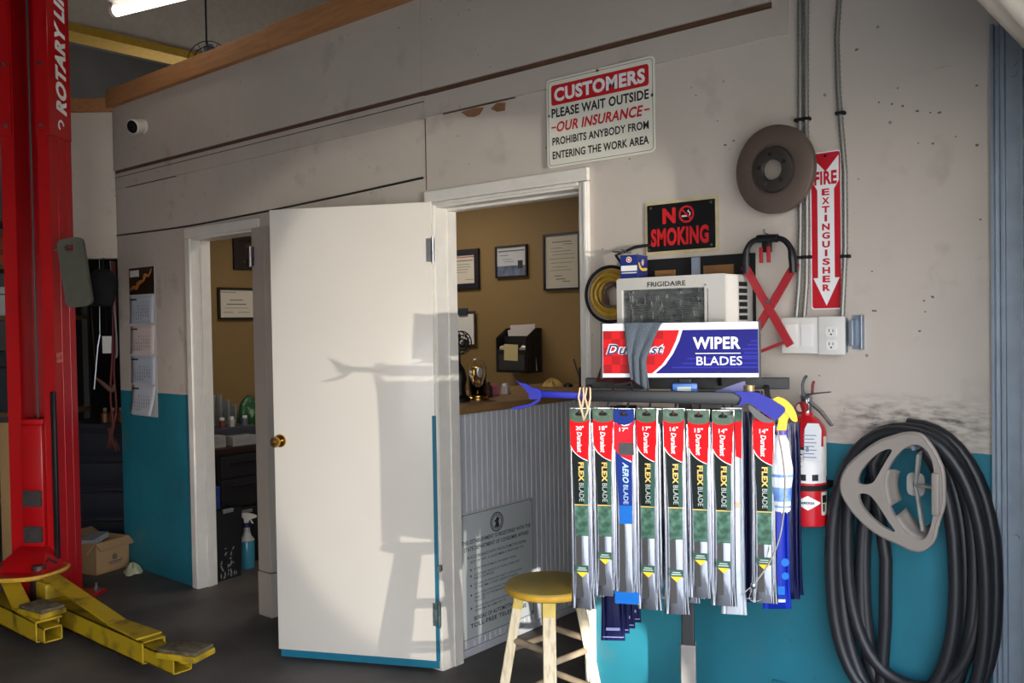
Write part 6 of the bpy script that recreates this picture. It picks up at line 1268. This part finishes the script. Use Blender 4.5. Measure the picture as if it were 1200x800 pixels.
for k, (y0, h_) in enumerate(((0.585, 0.30), (0.64, 0.26), (0.695, 0.22))):
    b = MB(); b.bb((-5.50, y0, dz), (-5.44, y0+0.006, dz+h_)) ; b.bb((-5.506, y0-0.045, dz), (-5.50, y0+0.05, dz+h_)); b.build('divider', clr, ol, smooth=False)
b = MB(); b.bb((-5.506, 0.54, dz), (-5.43, 0.75, dz+0.006)); b.build('base', clr, ol, smooth=False)
b = MB(Matrix.Translation((-5.44, 0.80, dz))); b.sph((0, 0, 0.14), (0.045, 0.075, 0.14), 14, 10)
for v in b.bm.verts: v.co += Vector((random.uniform(-1, 1), random.uniform(-1, 1), random.uniform(-1, 1)))*0.008
tag(b.build('green_bag', mat('bag_green', (40, 92, 52), 0.35, rgb2=(150, 180, 150), scale=14, lo=0.55, hi=0.62), ang=80), 'green and white plastic bag on the office desk against the tan wall', 'bag')
jl = ['white-capped jar on the dark desk tray, nearest the door jamb', 'white-capped jar on the dark desk tray, second from the door jamb', 'white-capped jar on the dark desk tray, third from the door jamb', 'white-capped jar on the dark desk tray, furthest from the door jamb']
for k in range(4):
    o = thing('jar', (-5.27, 0.39+0.085*k, dz+0.10), jl[k], 'jar', 'small jars on the desk tray'); Mj = Matrix.Translation((-5.27+0.02*(k % 2), 0.39+0.085*k, dz+0.1005))
    b = MB(Mj); b.lathe([(0.0005, 0), (0.020, 0), (0.021, 0.045), (0.014, 0.052)], seg=14); b.build('body', mat('jar_%d' % k, ((150, 140, 130), (120, 60, 50), (180, 176, 170), (90, 96, 110))[k], 0.3), o)
    b = MB(Mj); b.lathe([(0.016, 0.050), (0.016, 0.066), (0.0005, 0.066)], seg=14); b.build('lid', paper, o)
# bin, blue box and spray bottle on the office floor
tb = thing('trash_bin', (-4.83, 0.22, 0), 'black waste bin with a pale leaf pattern on the office floor', 'waste bin')
Bm = Matrix.Translation((-4.86, 0.215, 0)) @ Matrix.Rotation(0.1, 4, 'Z') @ Matrix.Diagonal((0.75, 0.75, 1.0, 1.0))
b = MB(Bm); b.loft([[(-0.09, -0.11, 0), (0.09, -0.11, 0), (0.09, 0.11, 0), (-0.09, 0.11, 0)], [(-0.105, -0.125, 0.42), (0.105, -0.125, 0.42), (0.105, 0.125, 0.42), (-0.105, 0.125, 0.42)], [(-0.098, -0.118, 0.42), (0.098, -0.118, 0.42), (0.098, 0.118, 0.42), (-0.098, 0.118, 0.42)], [(-0.085, -0.105, 0.02), (0.085, -0.105, 0.02), (0.085, 0.105, 0.02), (-0.085, 0.105, 0.02)]], cap=True); b.build('body', dk_m, tb, smooth=False)
b = MB(Bm); random.seed(9)
for k in range(24):
    y = random.uniform(-0.085, 0.085); z = random.uniform(0.015, 0.19); a = random.uniform(0, PI); r_ = random.uniform(0.010, 0.02); x = 0.0915+0.015*z/0.42
    d1 = Vector((0, math.cos(a), math.sin(a)))*r_; d2 = Vector((0, -math.sin(a), math.cos(a)))*r_*0.4; c = Vector((x, y, z)); b.raw([c-d1, c+d2, c+d1, c-d2], [(0, 1, 2, 3)])
b.build('leaf_pattern', mat('leaf_pale', (150, 150, 150), 0.6), tb, smooth=False)
b = MB(Bm); b.bb((0.09, -0.06, 0.40), (0.108, 0.04, 0.425), 0.003); b.build('liner_edge', mat('liner', (120, 120, 120), 0.5), tb, smooth=False)
small_box(-4.885, 0.165, 0.09, 0.07, 0.135, 0.4205, (36, 60, 130), 'blue_carton', 'blue carton with white band standing on the black waste bin')
sp2 = thing('spray_bottle', (-4.93, 0.435, 0), 'clear spray bottle of blue liquid on the office floor beside the bin', 'spray bottle')
Sm = Matrix.Translation((-4.93, 0.435, 0))
b = MB(Sm); b.lathe([(0.0005, 0), (0.044, 0.0), (0.046, 0.006), (0.046, 0.165), (0.044, 0.17)]); b.build('liquid', mat('blue_liquid', (70, 150, 172), 0.2), sp2)
b = MB(Sm); b.lathe([(0.0455, 0.17), (0.046, 0.175), (0.028, 0.20), (0.021, 0.23), (0.020, 0.262), (0.0005, 0.262)]); b.build('bottle', mat('milky_bottle', (190, 192, 190), 0.3), sp2)
b = MB(Sm); b.lathe([(0.022, 0.255), (0.023, 0.256), (0.023, 0.282), (0.0005, 0.284)]); b.build('collar', mat('collar_navy', (40, 46, 90), 0.4), sp2)
b = MB(Sm @ frame((0, 0, 0), (0.5, 0.86, 0), (0, 0, 1))); b.prism(smoothpoly([(-0.014, 0.282), (0.012, 0.282), (0.016, 0.30), (0.058, 0.312), (0.058, 0.325), (0.01, 0.342), (-0.04, 0.340), (-0.042, 0.326), (-0.018, 0.312)], 2), -0.011, 0.011); b.bar((0.02, 0.305, 0), (0.038, 0.275, 0), 0.008, 0.012, up=(0, 0, 1)); b.build('trigger_head', trim_white, sp2, smooth=False)
